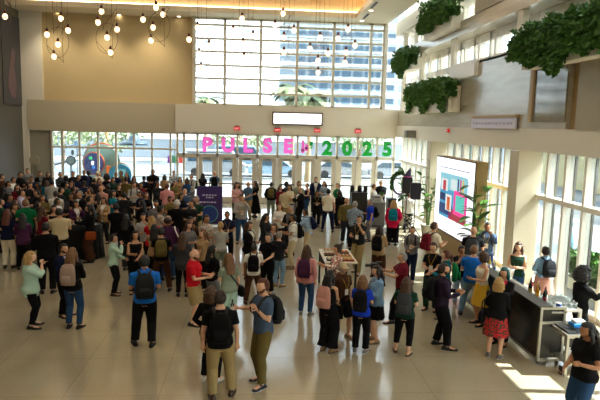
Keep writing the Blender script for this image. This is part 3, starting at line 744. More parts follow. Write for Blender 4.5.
# ------------------------------------------------------------------ bar at lower right
BX0, BX1 = 4.55, 5.35
a = at_z(511, 340, 0); b = at_z(536, 365, 0)
t = thing('bar_counter', 'portable black bar counter with steel edging at lower right', 'bar', (a.x, 0, 0))
x0 = (a.x + b.x) / 2 - .02; y1 = 15.1; y0 = b.y + .02
t.location = (x0, y0, 0); y1 = 14.3; L = y1 - y0; Wd = .5; hb = 1.12
dkm = mat('bar_front', '#34322d', .25, .4)
obj('front_panel', boxes((.03, .06, .04, L, .1, .80)), dkm, t)
obj('upper_panel', boxes((.0, .05, .02, L, .82, hb - .03)), mat('bar_upper', '#1f1e1c', .3, .3), t)
obj('end_panel', boxes((.06, Wd - .03, .03, .06, .12, .78), (.06, Wd - .03, .03, .06, .84, hb - .05)), dkm, t)
obj('frame', boxes((0, .045, 0, .045, .06, hb), (Wd - .045, Wd, 0, .045, .06, hb), (.045, Wd - .045, .0, .045, hb - .05, hb), (.045, Wd - .045, 0, .045, .79, .83), (.045, Wd - .045, 0, .045, .06, .1), (0, .03, .045, L, .06, .1)), mat('bar_steel', '#b7b2a4', .35, .8), t)
obj('bar_top', boxes((-.06, .22, -.02, L, hb, hb + .03)), mat('bar_top_grey', '#5c5952', .5, .6), t, bevel=.005)
obj('work_shelf', boxes((.22, Wd + .02, .0, L, hb - .12, hb - .09)), STEEL, t)
for yy_ in (.1, L - .15):
    for xx_ in (.06, Wd - .06):
        m_ = MB(); m_.tube([(xx_ - .015, yy_, .04), (xx_ + .015, yy_, .04)], .04, 14, rnd=False); obj('wheel', m_, BLK, t)
OBST.append((x0 - .25, x0 + Wd + .15, y0 - .25, y1 + .25))
def bottle(label, c, h, r, col, labc, grp='bottles on the bar'):
    t = thing('bottle', label, 'bottle', c, group=grp)
    m_ = MB(); m_.lathe([(r * .9, 0), (r, .015), (r, h * .55), (r * .85, h * .64), (r * .38, h * .74), (r * .34, h * .95)], n=16); obj('glass_body', m_, mat('btl_' + col[1:], col, .1), t, smooth=True)
    m_ = MB(); m_.lathe([(r * 1.02, h * .15), (r * 1.02, h * .45)], n=16); obj('paper_label', m_, mat('lab_' + labc[1:], labc, .6), t)
    m_ = MB(); m_.lathe([(r * .4, h * .94), (r * .4, h)], n=12); obj('stopper', m_, mat('lab_' + labc[1:], labc, .6), t)
zs_ = hb + .03; zw = hb - .09
BT = [(537, 292, '#15160f', '#8a1d1d', 'dark wine bottle with red label'), (541, 295, '#1a1710', '#e8e2d0', 'dark wine bottle with cream label'), (546.5, 290, '#c9861a', '#e8b53c', 'amber bottle with yellow label'), (534.5, 296, '#0f1510', '#d7d2c0', 'dark green bottle with pale label'),
      (543, 299, '#141210', '#b99a4a', 'black bottle with gold label'), (556, 303, '#b02a1e', '#e8e2d0', 'red bottle with white label')]
for i, (px, py, c_, l_, nm) in enumerate(BT):
    q = Vector((x0 + .29 + .09 * (i % 2), y0 + .45 + .15 * i, 0))
    bottle(nm + ' on the bar near its steel end', (q.x, q.y, zw), .34, .042, c_, l_)
for i in range(7):
    c_, l_, cn_ = [('#2c5a2a', '#e8e2d0', 'green'), ('#8a1d1d', '#d7b23a', 'dark red'), ('#c96a1a', '#f0e6d0', 'orange'), ('#1e3a6a', '#e8e2d0', 'blue'), ('#d8c23a', '#ffffff', 'yellow'), ('#15160f', '#b03020', 'black'), ('#c9c4b0', '#4a6a8a', 'pale')][i]
    bottle('%s bottle in the row at the far end of the bar' % cn_, (x0 + .32 + .06 * (i % 2), y1 - .45 - .14 * i, zw), .28, .036, c_, l_)
q = thing('ice_bin', 'rounded steel tub on the far half of the bar top', 'tub', (x0 + .45, y1 - 1.7, zw)); m_ = MB(); m_.lathe([(.13, 0), (.16, .18), (.17, .19), (.15, .2), (.14, .1)], n=22); obj('tub_body', m_, STEEL, q, smooth=True); m_ = MB(); m_.lathe([(.14, .15), (.13, .17)], n=18); obj('ice', m_, mat('ice', '#e6eef2', .2), q)
# glass rack table
a = at_z(565.5, 377, 0)
tx, ty = a.x - .02, a.y + .02
t = thing('side_table', 'steel frame work table with shelf, right of the bar end', 'table', (tx, ty, 0))
TW, TL, TH = .7, .78, .77
tm = mat('table_top_dark', '#3a3a38', .3, .4); bsm = mat('bar_steel', '#b7b2a4', .35, .8)
obj('tabletop', boxes((.03, TW - .03, .03, TL - .03, TH - .02, TH)), tm, t); obj('rim', boxes((0, TW, 0, .035, TH - .06, TH + .005), (0, TW, TL - .035, TL, TH - .06, TH + .005), (0, .035, .035, TL - .035, TH - .06, TH + .005), (TW - .035, TW, .035, TL - .035, TH - .06, TH + .005)), bsm, t, bevel=.005)
for xx_ in (0, TW - .05):
    for yy_ in (0, TL - .05): obj('leg', boxes((xx_, xx_ + .05, yy_, yy_ + .05, 0, TH - .06)), bsm, t, bevel=.005)
obj('shelf', boxes((.05, TW - .05, .01, TL - .01, .2, .24)), bsm, t)
obj('back_panel', boxes((.05, TW - .05, TL - .03, TL - .015, .26, TH - .08)), tm, t)
OBST.append((tx - .2, tx + TW + .2, ty - .1, ty + TL + .2))
t2 = thing('glass_rack', 'rack crowded with clear glasses between bar and windows', 'rack', (tx + .08, ty + TL + .12, 0))
obj('rack_stand', boxes((0, .05, 0, .05, 0, .9), (.65, .7, 0, .05, 0, .9), (0, .05, .65, .7, 0, .9), (.65, .7, .65, .7, 0, .9), (0, .7, 0, .7, .9, .95)), WHITEP, t2)
OBST.append((tx - .1, tx + .9, ty + TL + .1, ty + TL + .9))
gm_ = mat_glass('tumbler_glass', '#dfe8ea', .28)
def glass_proto():
    t = thing('drinking_glass', '', 'glass'); m_ = MB(); m_.lathe([(.026, 0), (.03, .004), (.038, .13), (.036, .13), (.028, .012)], n=14); obj('bowl', m_, gm_, t, smooth=True)
    m_ = MB(); m_.lathe([(.0255, .0), (.0265, .01)], n=14); obj('foot', m_, mat('glass_foot', '#cfd8da', .1), t); return t
gp = glass_proto(); first = True
for r_ in range(6):
    for k in range(6):
        g_ = gp if first else gp.copy()
        if not first:
            COL.objects.link(g_)
            for ch in list(gp.children): c_ = ch.copy(); COL.objects.link(c_); c_.parent = g_
        first = False
        g_.location = (tx + .13 + k * .107, ty + TL + .17 + r_ * .112, .95); g_['label'] = 'clear drinking glass standing in rows on the white rack by the bar'; g_['category'] = 'glass'; g_['group'] = 'glasses on the rack'
q = thing('blue_box', 'bright blue and white packet on the steel work table', 'packet', (tx + .45, ty + .45, TH + .005)); obj('packet', boxes((-.14, .14, -.1, .1, 0, .07)), mat('packet_blue', '#2f8fe0', .4), q, bevel=.01); obj('napkins', boxes((-.1, .1, -.08, .08, .07, .13)), WHITEP, q, bevel=.01)
q = thing('serving_tray', 'flat black tray lying on the steel work table', 'tray', (tx + .17, ty + .4, TH + .005)); obj('tray_base', boxes((-.1, .1, -.3, .3, 0, .012)), BLK, q, bevel=.004); obj('tray_rim', boxes((-.1, -.09, -.3, .3, .012, .03), (.09, .1, -.3, .3, .012, .03)), STEEL, q)
q = thing('blue_jar', 'small blue jar on the near corner of the bar', 'jar', (x0 + Wd - .1, y0 + .12, zw)); m_ = MB(); m_.lathe([(.04, 0), (.045, .02), (.045, .12)]); obj('jar_body', m_, mat('jar_blue', '#1c50c0', .3), q); m_ = MB(); m_.lathe([(.047, .12), (.047, .14)]); obj('lid', m_, WHITEP, q)

# ------------------------------------------------------------------ hanging lights: wire frames with glass globes
WIRE = mat('wire_bronze', '#7a6546', .4, .6); BULB = mat('bulb_glow', '#fff1dc', .2, emit=1.6, emitc='#ffdcae')
FIX = [('near the left edge of the hall', 24.5, [(5, 16)]),
       ('leftmost over the warm wall', 25, [(47, 34), (61, 18), (68, 30), (58, 44), (54, 56)]),
       ('middle one over the warm wall', 25, [(101.5, 11), (98, 22), (117, 29), (107, 37), (110.5, 52)]),
       ('beside the window, over the warm wall', 25, [(143, 19), (156, 7), (163, 14), (153, 27), (151, 40), (189, 39)]),
       ('at the left side of the big window', 25.5, [(197.5, 27), (209, 45), (199, 53), (201, 67)]),
       ('left of centre in the big window', 26, [(242, 18), (233, 30), (253, 35.5), (243, 43), (244, 57)]),
       ('at the centre of the big window', 26, [(283, 13), (275, 25), (294, 30), (284, 37), (284, 52)]),
       ('right of centre in the big window', 26.5, [(320, 37), (310, 48), (328, 53), (318, 60), (318, 72)]),
       ('at the right side of the big window', 26.5, [(348, 29), (338, 38), (355, 45), (346, 52), (345, 62)])]
for i, (wh, Y, bs) in enumerate(FIX):
    pts = [at_y(x, y, Y) for x, y in bs]; cx = sum(q.x for q in pts) / len(pts); top = Z + .95
    t = thing('pendant_light', 'bronze wire pendant light with glass globes, ' + wh, 'light', (cx, Y, top), group='pendant lights')
    rr_ = random.Random(i); zl = min(q.z for q in pts) - top; zh = max(q.z for q in pts) - top + .2
    mb = MB(); hw = .42
    th = .011 if i < 4 else .009
    for (xa, za, xb, zb_) in [(-hw * .4, zh, -hw * .4, zl + .9), (-hw * .4, zl + .95, hw, zh - .1), (hw, zh - .2, hw * .2, zl + .7), (-hw, zl + .4, hw * .5, zl - .25), (hw * .5, zl - .25, hw * .5, zl + .7), (-hw * .4, zh, -hw * .4, -.0), (hw * .5, zl + .7, hw * .5, 0)]:
        mb.tube([(xa, .03 * rr_.uniform(-1, 1), za), (xb, .1 * rr_.uniform(-1, 1), zb_)], th, 6)
    mb.tube([(hw * 1.05 * math.cos(a_), .0 + .1 * math.sin(a_), (zl + .55) + .62 * math.sin(a_)) for a_ in [2 * math.pi * k / 26 for k in range(26)]], th, 6, closed=True)
    obj('wire_frame', mb, WIRE, t)
    for j, q in enumerate(pts):
        dy = rr_.uniform(-.4, .4); q = at_y(bs[j][0], bs[j][1], Y + dy); L_ = Vector((q.x - cx, dy, q.z - top))
        mb = MB(); mb.sphere(L_ + Vector((0, 0, -.02)), (.105, .105, .125), 14, 10); g_ = obj('globe', mb, BULB, t, smooth=True)
        mb = MB(); mb.lathe([(.055, .08), (.06, .12), (.05, .2), (.015, .25)], L_, 12); obj('socket', mb, mat('socket_copper', '#5a2414', .5), g_)
        mb = MB(); mb.tube([L_ + Vector((0, 0, .16)), (L_.x, L_.y, -.0)], .004, 5, rnd=False); obj('cord', mb, WIRE, g_)
    mb = MB(); mb.lathe([(.1, -.03), (.1, 0)]); obj('canopy', mb, WIRE, t)

# ------------------------------------------------------------------ outside
def disc(name, mb, c, r, th, mi=0, n=36):
    mb.rings([[(c[0] + r * math.cos(a_), c[1] + y, c[2] + r * math.sin(a_)) for a_ in [2 * math.pi * k / n for k in range(n)]] for y in (-th / 2, th / 2)], mi)
def oo(nm, mb, hexc, t, r=.5): return obj(nm, mb, mat('out_' + hexc[1:], hexc, r), t)
Yo = 35.5
def dsc(t, nm, px, py, rpx, hexc, th, dy=0, sx=1):
    q = at_y(px, py, Yo + dy); mb = MB(); disc(nm, mb, (0, dy, 0), rpx / 580 * Yo, th)
    mb.v = [(v[0] * sx + q.x - t.location.x, v[1], v[2] + q.z) for v in mb.v]; return oo(nm, mb, hexc, t)
q = at_y(97, 165, Yo); t = thing('round_sculpture', 'big round sculpture with blue disc and orange ring outside the left windows', 'sculpture', (q.x, Yo, 0))
dsc(t, 'rear_disc', 101.5, 163, 18.5, '#6f8a84', .12, .6); dsc(t, 'orange_arc', 101, 159.5, 17, '#a84e1e', .1, .75); dsc(t, 'ring', 94, 163.5, 11.3, '#a84a1c', .14, 0, .9); dsc(t, 'face_disc', 94, 163.5, 10.4, '#26315e', .2, 0, .9)
dsc(t, 'green_dot', 91, 158, 1.6, '#3aa36a', .3); dsc(t, 'white_figure', 93, 163, 2.2, '#e9e0e4', .3, 0, .6); dsc(t, 'red_figure', 94, 167, 2, '#3a6fb8', .3, 0, .6)
oo('orange_post', boxes((q.x * 0 + .55, .75, -.1, .2, 0, 1.6)), '#d9692a', t); oo('base', boxes((-1, 1, -.3, .9, 0, .25)), '#8a8a84', t)
q = at_y(121.5, 175, Yo); t = thing('round_sculpture', 'half-hidden teal disc sculpture right of the blue and orange one', 'sculpture', (q.x, Yo - .3, 0))
dsc(t, 'rear_disc', 121.5, 173.5, 11.3, '#a87428', .1, .3); dsc(t, 'face_disc', 121.5, 174.5, 10.8, '#1c5f74', .16); dsc(t, 'pale_arc', 122.5, 176, 7.5, '#5f8f94', .2); oo('base', boxes((-.5, .5, -.2, .5, 0, .3)), '#8a8a84', t)
q = at_y(71, 160, Yo); t = thing('clock_sculpture', 'dark clock-like disc on a pole with pointing arms outside the left windows', 'sculpture', (q.x, Yo, 0))
dsc(t, 'face_disc', 71, 160.5, 4.6, '#1f2a30', .15); dsc(t, 'inner_disc', 71, 160.5, 3.3, '#4a5654', .2); mb = MB(); mb.box(-.05, .05, -.05, .05, 0, q.z - .2); oo('pole', mb, '#5a6468', t)
mb = MB(); mb.tube([(0, 0, q.z), (-1.1, 0, q.z - .35)], .05, 6); mb.tube([(0, 0, q.z), (.5, 0, q.z + .35), (1.3, 0, q.z)], .03, 6); oo('arm', mb, '#20282c', t); mb = MB(); mb.tube([(-1.1, 0, q.z - .35), (-1.75, 0, q.z - .5)], .07, 6); oo('yellow_tip', mb, '#e0b52a', t)
mb = MB(); mb.sphere((.1, 0, q.z + .45), (.1, .08, .16)); oo('finial', mb, '#2f3a3c', t)
q = at_y(35, 160, 31.9)
t = thing('clock_sculpture', 'pale round disc on two thin legs at the glass panel, far left', 'sculpture', (q.x, 31.82, 0)); mb = MB(); disc('x', mb, (0, 0, q.z), .27, .06); oo('face_disc', mb, '#a8a08c', t); oo('leg', boxes((-.16, -.12, -.02, .02, 0, q.z - .2)), '#8f8775', t); oo('leg', boxes((.12, .16, -.02, .02, 0, q.z - .2)), '#8f8775', t)
for i, (px, py, s_, wh) in enumerate([(77, 144.5, .62, 'left, above the clock-like disc'), (134, 141.5, 1.0, 'right and larger')]):
    q = at_y(px, py, Yo + .4); t = thing('hat_sculpture', 'dark blue brimmed hat shape on a thin pole outside, ' + wh, 'sculpture', (q.x, Yo + .4, 0), group='hat-shaped sculptures outside')
    mb = MB(); mb.lathe([(.85 * s_, -.2 * s_), (.72 * s_, -.02), (.35 * s_, .03), (.3 * s_, .3 * s_), (.1 * s_, .42 * s_)], (0, 0, q.z), 24); obj('hat_shape', mb, mat('out_hat_blue', '#1f3848', .5), t, smooth=True); oo('pole', boxes((-.02, .02, -.02, .02, 0, q.z - .1 * s_)), '#6a7478', t)
q = at_y(175, 158, Yo); t = thing('hanging_flag', 'small multicoloured flag outside, left of the first doors', 'flag', (q.x, Yo, 0))
oo('pole', boxes((-.03, .03, -.03, .03, 0, 3.0)), '#6a7478', t)
for k, hc_ in enumerate(('#7a3a9a', '#2f9a5a', '#c8403a')): oo('stripe', boxes((-.45 + .3 * k, -.15 + .3 * k, -.01, .01, 1.85, 2.3)), hc_, t)
# tower block with window grid
TY = 130.0; xa = at_y(282, 60, TY).x; zz0 = at_y(330, 30, TY).z
t = thing('hotel_building', 'pale blue-grey multi-storey building seen through the big upper window', 'building', (xa, TY, 0))
obj('wall', boxes((0, 48, 0, 14, 0, 46)), mat('hotel_wall', '#a4abae', .8), t)
fl = 13.3 / 580 * TY
wm = boxes((0, 1.9, -.12, 0, 0, 1.5)).mesh('window'); wm.materials.append(mat('hotel_glass', '#5f7482', .3)); 
zb0 = at_y(300, 103, TY).z
ncol = 0
for r_ in range(8):
    for c_ in range(12): link('window', wm, t, (3.2 + c_ * 2.55, 0, zb0 + r_ * fl))
for r_ in range(9): obj('floor_band', boxes((-.2, 48.2, -.6, 0, zb0 - .75 + r_ * fl, zb0 - .3 + r_ * fl)), mat('hotel_band', '#a9afb2', .7), t)
for c_ in (0, 1): obj('stair_bay', boxes((34 + c_ * 8, 37.5 + c_ * 8, -.8, 0, 0, 46)), mat('hotel_bay', '#8aa3aa', .4), t)
# palms
def palm(label, px, pyt, Y, seed, n=16):
    q = at_y(px, pyt, Y); t = thing('palm_tree', label, 'tree', (q.x, Y, 0), group='palms outside'); r = random.Random(seed)
    mb = MB(); mb.tube([(0, 0, 0), (.1, 0, q.z * .5), (0, 0, q.z)], [.22, .17, .15], 10); obj('trunk', mb, mat('palm_trunk', '#8a7658', .9, noise=.3), t, smooth=True)
    mb = MB()
    for k in range(n):
        a_ = 2 * math.pi * k / n + r.uniform(-.2, .2); d = Vector((math.cos(a_), math.sin(a_), r.uniform(.1, 1.1))); p_ = Vector((0, 0, q.z)); dd = d.normalized(); prev = p_
        for j in range(9):
            dd = (dd + Vector((0, 0, -.16))).normalized(); nx = prev + dd * .26; s_ = dd.cross(Vector((0, 0, 1))).normalized(); ll = .5 * math.sin(math.pi * (j + 1) / 10.5)
            for sg in (-1, 1): mb.add([prev, nx, nx + s_ * sg * ll + dd * .2 - Vector((0, 0, .15)), prev + s_ * sg * ll * .9 - Vector((0, 0, .12))], [(0, 1, 2, 3)])
            prev = nx
    obj('fronds', mb, mat('palm_frond', '#66704a', .6, noise=.3), t)
palm('palm tree at the bottom centre of the big window', 293, 88, 56, 1, 22); palm('small palm tree at the lower left of the big window', 205, 101, 60, 2); palm('palm tree just right of the central palm', 309, 98, 44, 3)
def tree(label, px, py, Y, w_, h0, seed, trunkc='#7a6248', n=900, col='tree_leaf'):
    q = at_y(px, py, Y); t = thing('street_tree', label, 'tree', (q.x, Y, 0), group='trees outside')
    mb = MB(); mb.tube([(0, 0, 0), (.05, 0, q.z * .6), (0, 0, q.z)], [.2, .16, .1], 8); obj('trunk', mb, mat('out_trunk' + trunkc[1:], trunkc, .9), t, smooth=True)
    def smp(r):
        while 1:
            v = Vector((r.uniform(-1, 1), r.uniform(-1, 1), r.uniform(-1, 1)))
            if .5 < v.length < 1: break
        v = Vector((v.x * w_, v.y * w_, v.z * h0)); return (v.x, v.y, q.z + v.z), v.normalized()
    obj('crown', leaf_mb(n, smp, .34, seed), mat(col, '#74805a', .6, noise=.35, nscale=2), t)
tree('broad tree outside behind the round sculpture', 106, 120, 50, 3.2, 2.6, 4, '#a0724a'); tree('tree outside at the far left windows', 62, 122, 58, 3.2, 2.4, 5); 
tree('tree seen above the letters U and L', 240, 134, 66, 3.4, 1.8, 8); tree('tree seen behind the digits', 360, 134, 66, 3.4, 1.8, 10)
def car(label, px, Y, col, rz=0, van=False):
    q = at_y(px, 160, Y); t = thing('van' if van else 'car', label, 'vehicle', (q.x, Y, 0), rz, group='vehicles outside'); H = 2.1 if van else 1.45; L = 5.0 if van else 4.4
    def prof(pts, w0, w1):
        mb = MB(); mb.rings([[(x, y, z) for x, z in pts] for y in (w0, w1)]); return mb
    if van: body = [(-L / 2, .35), (L / 2, .35), (L / 2, 1.0), (L / 2 - .5, 1.15), (L / 2 - 1.1, H), (-L / 2 + .05, H)]; win = [(L / 2 - .62, 1.2), (L / 2 - 1.15, H - .15), (-L / 2 + .4, H - .15), (-L / 2 + .4, 1.2)]
    else: body = [(-L / 2, .3), (L / 2, .3), (L / 2, .75), (L / 2 - .9, .92), (L / 2 - 1.6, H), (-L / 2 + 1.0, H), (-L / 2 + .3, .95), (-L / 2, .85)]; win = [(L / 2 - 1.05, .95), (L / 2 - 1.68, H - .08), (-L / 2 + 1.05, H - .08), (-L / 2 + .5, .95)]
    obj('bodywork', prof(body, -.88, .88), mat('paint_' + col[1:], col, .25), t, bevel=.04); obj('side_window', prof(win, -.9, .9), mat('car_glass', '#2f4452', .05), t)
    for sx in (-1, 1):
        for sy in (-1, 1): m_ = MB(); m_.tube([(sx * L * .31, sy * .8, .33), (sx * L * .31, sy * .95, .33)], .33, 18, rnd=False); obj('wheel', m_, BLK, t, smooth=False)
car('white van parked outside behind the left doors', 215, 48, '#83898e', 0, True); car('light blue car outside behind the middle doors', 275, 48, '#7d98ab'); car('white car outside right of the light blue car', 340, 48, '#808486'); car('silver car outside behind the rightmost doors', 394, 48, '#8a9096'); car('blue-grey van outside, further back behind the left doors', 240, 58, '#6f8798', 0, True)
st = struct('street', boxes((-80, 80, 46, 62, -.03, -.01)), mat('asphalt', '#5d646a', .8))
struct('kerb', boxes((-80, 80, 45.7, 46, -.03, .1), (-80, 80, 62, 62.3, -.03, .1)), mat('kerb_white', '#8a8a86', .8))
t = thing('street_wall', 'long pale low wall across the street beyond the doors', 'wall', (0, 70, 0)); obj('wall_face', boxes((-80, 60, 0, .4, 0, 2.2)), mat('street_wall_m', '#79838c', .8), t); obj('coping', boxes((-80, 60, -.1, .5, 2.2, 2.35)), WHITEP, t)
# to the right outside
t = thing('neighbouring_building', 'sunlit pale yellow building outside the right-hand windows', 'building', (24, 18, 0))
obj('wall', boxes((0, 10, -24, 30, 0, 8)), mat('side_building', '#8a8260', .8), t); obj('dark_band', boxes((-1.2, 0, -24, 30, 3.8, 4.1)), mat('side_band', '#5b6f80', .6), t); obj('ledge', boxes((-.6, 0, -24, 30, 5.2, 5.5)), WHITEP, t)
for k in range(8): obj('window', boxes((-.05, 0, -20 + 6 * k, -17 + 6 * k, 4.4, 5.1)), mat('hotel_glass', '#5f7482', .3), t)
t = thing('hedge', 'low green hedge outside the right-hand windows', 'hedge', (9.5, 11, 0))
obj('foliage', leaf_mb(6000, lambda r: ((r.uniform(-.4, .4), r.uniform(-5, 5.2), r.random() ** .6 * .9), (-.5, 0, .7)), .17, 21), LEAFM[2], t)
obj('planter_wall', boxes((-.6, -.5, -5, 5.2, -.03, .25)), mat('hedge_wall', '#d8d2c0', .8), t)
t = thing('garden_statue', 'slim blue-grey figure post outside near the hedge', 'statue', (9.6, 16.9, 0)); m_ = MB(); m_.lathe([(.2, 0), (.16, .5), (.2, 1.0), (.12, 1.4), (.14, 1.6), (.05, 1.75)]); oo('figure', m_, '#4f7680', t); m_ = MB(); m_.box(-.25, .25, -.25, .25, -.03, .05); oo('plinth', m_, '#a8a498', t)
# ------------------------------------------------------------------ people: figure maker (base height 1.75 m, facing +Y)
SKINC = {'A': '#e3b191', 'B': '#cf9a76', 'C': '#a9744f', 'D': '#5d3b29'}
def skin(k): return mat('skin_' + k, SKINC[k], .5, noise=.05, nscale=12)
EYE = mat('eye_dark', '#1d1613', .2)
def LIP(k): return mat('lips_' + k, {'A': '#b5685c', 'B': '#a45c4c', 'C': '#7d4438', 'D': '#472620'}[k], .45)
TOR = {'m': dict(z=[.80, .86, .93, 1.02, 1.12, 1.24, 1.34, 1.405, 1.445, 1.475, 1.50],
                 rx=[.10, .155, .170, .158, .150, .162, .176, .178, .135, .085, .060],
                 ry=[.08, .108, .118, .110, .108, .118, .122, .100, .080, .066, .058],
                 yc=[0, -.003, -.008, .0, .006, .01, .012, .0, -.008, -.012, -.01]),
       'f': dict(z=[.80, .86, .93, 1.02, 1.12, 1.24, 1.32, 1.39, 1.43, 1.465, 1.50],
                 rx=[.10, .165, .178, .150, .130, .142, .152, .155, .115, .072, .050],
                 ry=[.08, .115, .122, .100, .092, .118, .122, .092, .072, .056, .050],
                 yc=[0, -.005, -.012, .0, .006, .018, .02, .0, -.008, -.012, -.01])}
def tor(sex, z):
    t = TOR[sex]
    return [float(np.interp(z, t['z'], t[k])) for k in ('rx', 'ry', 'yc')]
def lean_pt(p, lean):
    p = Vector(p)
    if not lean: return p
    k = min(1, max(0, (p.z - .88) / .2)); a = -lean * k
    y, z = p.y, p.z - .92
    return Vector((p.x, y * math.cos(a) - z * math.sin(a), .92 + y * math.sin(a) + z * math.cos(a)))
LEGP = {'s': ((-.11, 0), (.11, 0)), 'w': ((-.2, .02), (.2, 0)), 'a': ((-.10, .2), (.11, -.14)), 'b': ((-.11, -.14), (.10, .2)),
        'r': ((-.1, -.03), (.17, .1)), 'q': ((-.17, .1), (.1, -.03)), 'n': ((-.07, .0), (.07, .02))}
ARMP = {'d': (.07, .03, -.52), 'h': (-.07, .30, -.24), 'u': (-.08, .22, .07), 'f': (-.02, .43, -.12), 'p': (.06, .1, -.43),
        'c': (-.25, .21, -.23), 's': (-.07, .17, -.10), 'k': (.06, .06, -.34), 'r': (.02, .22, .18), 'g': (.12, .30, -.16), 'l': (-.12, .30, -.36)}
def ik(a, c, l1, l2, pole):
    a, c, pole = Vector(a), Vector(c), Vector(pole)
    d = c - a; L = d.length; mx = (l1 + l2) * .995
    if L > mx: c = a + d * (mx / L); d = c - a; L = mx
    x = (l1 * l1 - l2 * l2 + L * L) / (2 * L); h = math.sqrt(max(0, l1 * l1 - x * x))
    u = d / L; w = (pole - u * pole.dot(u)).normalized()
    return a + u * x + w * h, c
def skel(sex, legs, aL, aR, lean):
    S = {}
    drop = .02 if legs in 'ab' else (.012 if legs in 'w' else 0)
    S['drop'] = drop
    for i, s in enumerate((-1, 1)):
        fx, fy = LEGP[legs][i]
        hip = Vector((s * .088, -.003, .90 - drop)); an = Vector((fx, fy, .085))
        kn, an = ik(hip, an, .425, .41, (s * .12, 1, 0))
        S['leg', i] = (hip, kn, an)
        sh = lean_pt((s * (.172 if sex == 'm' else .148), -.005, 1.395), lean)
        t = ARMP[(aL, aR)[i]]
        tg = sh + Vector((s * t[0], t[1], t[2]))
        el, wr = ik(sh, tg, .285, .25, (s * .55, -.6, -.75) if (aL, aR)[i] != 'k' else (s, -.5, 0))
        S['arm', i] = (sh, el, wr)
    return S
def torso_rings(sex, off, z0, z1, lean, n=22, flare=0, drop=0):
    zz = sorted(set([z0, z1] + [z for z in TOR[sex]['z'] if z0 < z < z1]))
    rr = []
    for z in zz:
        rx, ry, yc = tor(sex, z); f = flare * max(0, (1.0 - z)) / .2
        rx += off + f; ry += off + f
        ring = []
        for k in range(n):
            a = 2 * math.pi * k / n; c, s_ = math.cos(a), math.sin(a)
            p = (rx * math.copysign(abs(c) ** .85, c), yc + ry * math.copysign(abs(s_) ** .85, s_), z - (drop if z < 1 else 0))
            ring.append(lean_pt(p, lean))
        rr.append(ring)
    return rr
def lerp(a, b, t): return a + (b - a) * t
def hand(mb, wr, el, s, pose):
    """palm with four fingers and a side thumb"""
    d = (wr - el).normalized()
    if pose in 'dp': d = (d + Vector((0, .1, -.3))).normalized()
    inn = Vector((-s, 0, 0)); nrm = (inn - d * inn.dot(d)).normalized()      # palm faces inwards
    if pose in 'hfgl': nrm = (Vector((-s * .6, 0, .8)) - d * Vector((-s * .6, 0, .8)).dot(d)).normalized()
    side = d.cross(nrm).normalized()
    if side.dot(Vector((0, 1, .3))) < 0: side = -side                            # thumb side
    o = wr - d * .01
    mb.tube([o, o + d * .035, o + d * .075, o + d * .092], [(.026, .02), (.038, .015), (.042, .014), (.036, .01)], 10, up=side.cross(d).cross(d) if False else None)
    curl = .5 if pose in 'dp' else 1.0
    for i, L in enumerate((.068, .078, .073, .058)):
        b = o + d * .082 + side * (.027 - .018 * i)
        d1 = (d + nrm * .25 * curl).normalized(); d2 = (d + nrm * 1.1 * curl).normalized(); d3 = (d + nrm * 2.4 * curl).normalized()
        mb.tube([b - d * .012, b + d1 * L * .45, b + d1 * L * .45 + d2 * L * .32, b + d1 * L * .45 + d2 * L * .32 + d3 * L * .22], [.0092, .0086, .0078, .006], 6)
    b = o + d * .025 + side * .03
    t1 = (d * .7 + side * .8 + nrm * .3).normalized(); t2 = (d + side * .15 + nrm * .5).normalized()
    mb.tube([b - side * .01, b + t1 * .035, b + t1 * .035 + t2 * .03], [.012, .0105, .008], 6)
def head_fn(d, p):
    x, y, z = p
    if z < 0: t = min(1, -z / .115); x *= 1 - .32 * t * t; y *= 1 - .12 * t
    if d.y > 0:
        f = d.y
        y += .016 * math.exp(-((x / .016) ** 2 + ((z + .018) / .022) ** 2)) * f      # nose tip
        y += .009 * math.exp(-((x / .012) ** 2 + ((z - .012) / .03) ** 2)) * f       # bridge
        y -= .010 * math.exp(-(((abs(x) - .032) / .016) ** 2 + ((z - .008) / .014) ** 2)) * f   # eye sockets
        y += .004 * math.exp(-(((abs(x) - .03) / .03) ** 2 + ((z - .032) / .01) ** 2)) * f     # brow
        y += .006 * math.exp(-((x / .022) ** 2 + ((z + .052) / .012) ** 2)) * f      # lips
        y += .010 * math.exp(-((x / .025) ** 2 + ((z + .095) / .02) ** 2))            # chin
        y += .004 * math.exp(-(((abs(x) - .045) / .02) ** 2 + ((z + .02) / .025) ** 2))   # cheeks
    else:
        y *= 1.04
    return Vector((x, y, z))
HC = Vector((0, .018, 1.628)); NECK = Vector((0, -.01, 1.52))
def head_xf(lean, hyaw, hp):
    M = Matrix.Translation(NECK) @ Matrix.Rotation(hyaw, 4, 'Z') @ Matrix.Rotation(hp, 4, 'X') @ Matrix.Translation(-NECK)
    off = lean_pt(NECK, lean) - NECK
    return Matrix.Translation(off) @ M
def xf_mb(mb, M):
    mb.v = [tuple(M @ Vector(v)) for v in mb.v]; return mb
def head_mb():
    mb = MB()
    mb.sphere(HC, (.074, .094, .117), 26, 20, 0, head_fn)
    for s in (-1, 1):
        mb.sphere(HC + Vector((s * .075, -.008, -.005)), (.009, .019, .031), 8, 6)
        mb.sphere(HC + Vector((s * .031, .0745, .008)), (.0135, .009, .008), 8, 6, 1)
        mb.tube([HC + Vector((s * .014, .091, .033)), HC + Vector((s * .032, .088, .038)), HC + Vector((s * .05, .072, .032))], .0035, 5, 1)
    mb.tube([HC + Vector((-.022, .085, -.052)), HC + Vector((0, .097, -.05)), HC + Vector((.022, .085, -.052))], [(.003, .004), (.005, .007), (.003, .004)], 6, 2)
    return mb
_cache = {}
def cached(key, fn):
    if key not in _cache: _cache[key] = fn()
    return _cache[key]
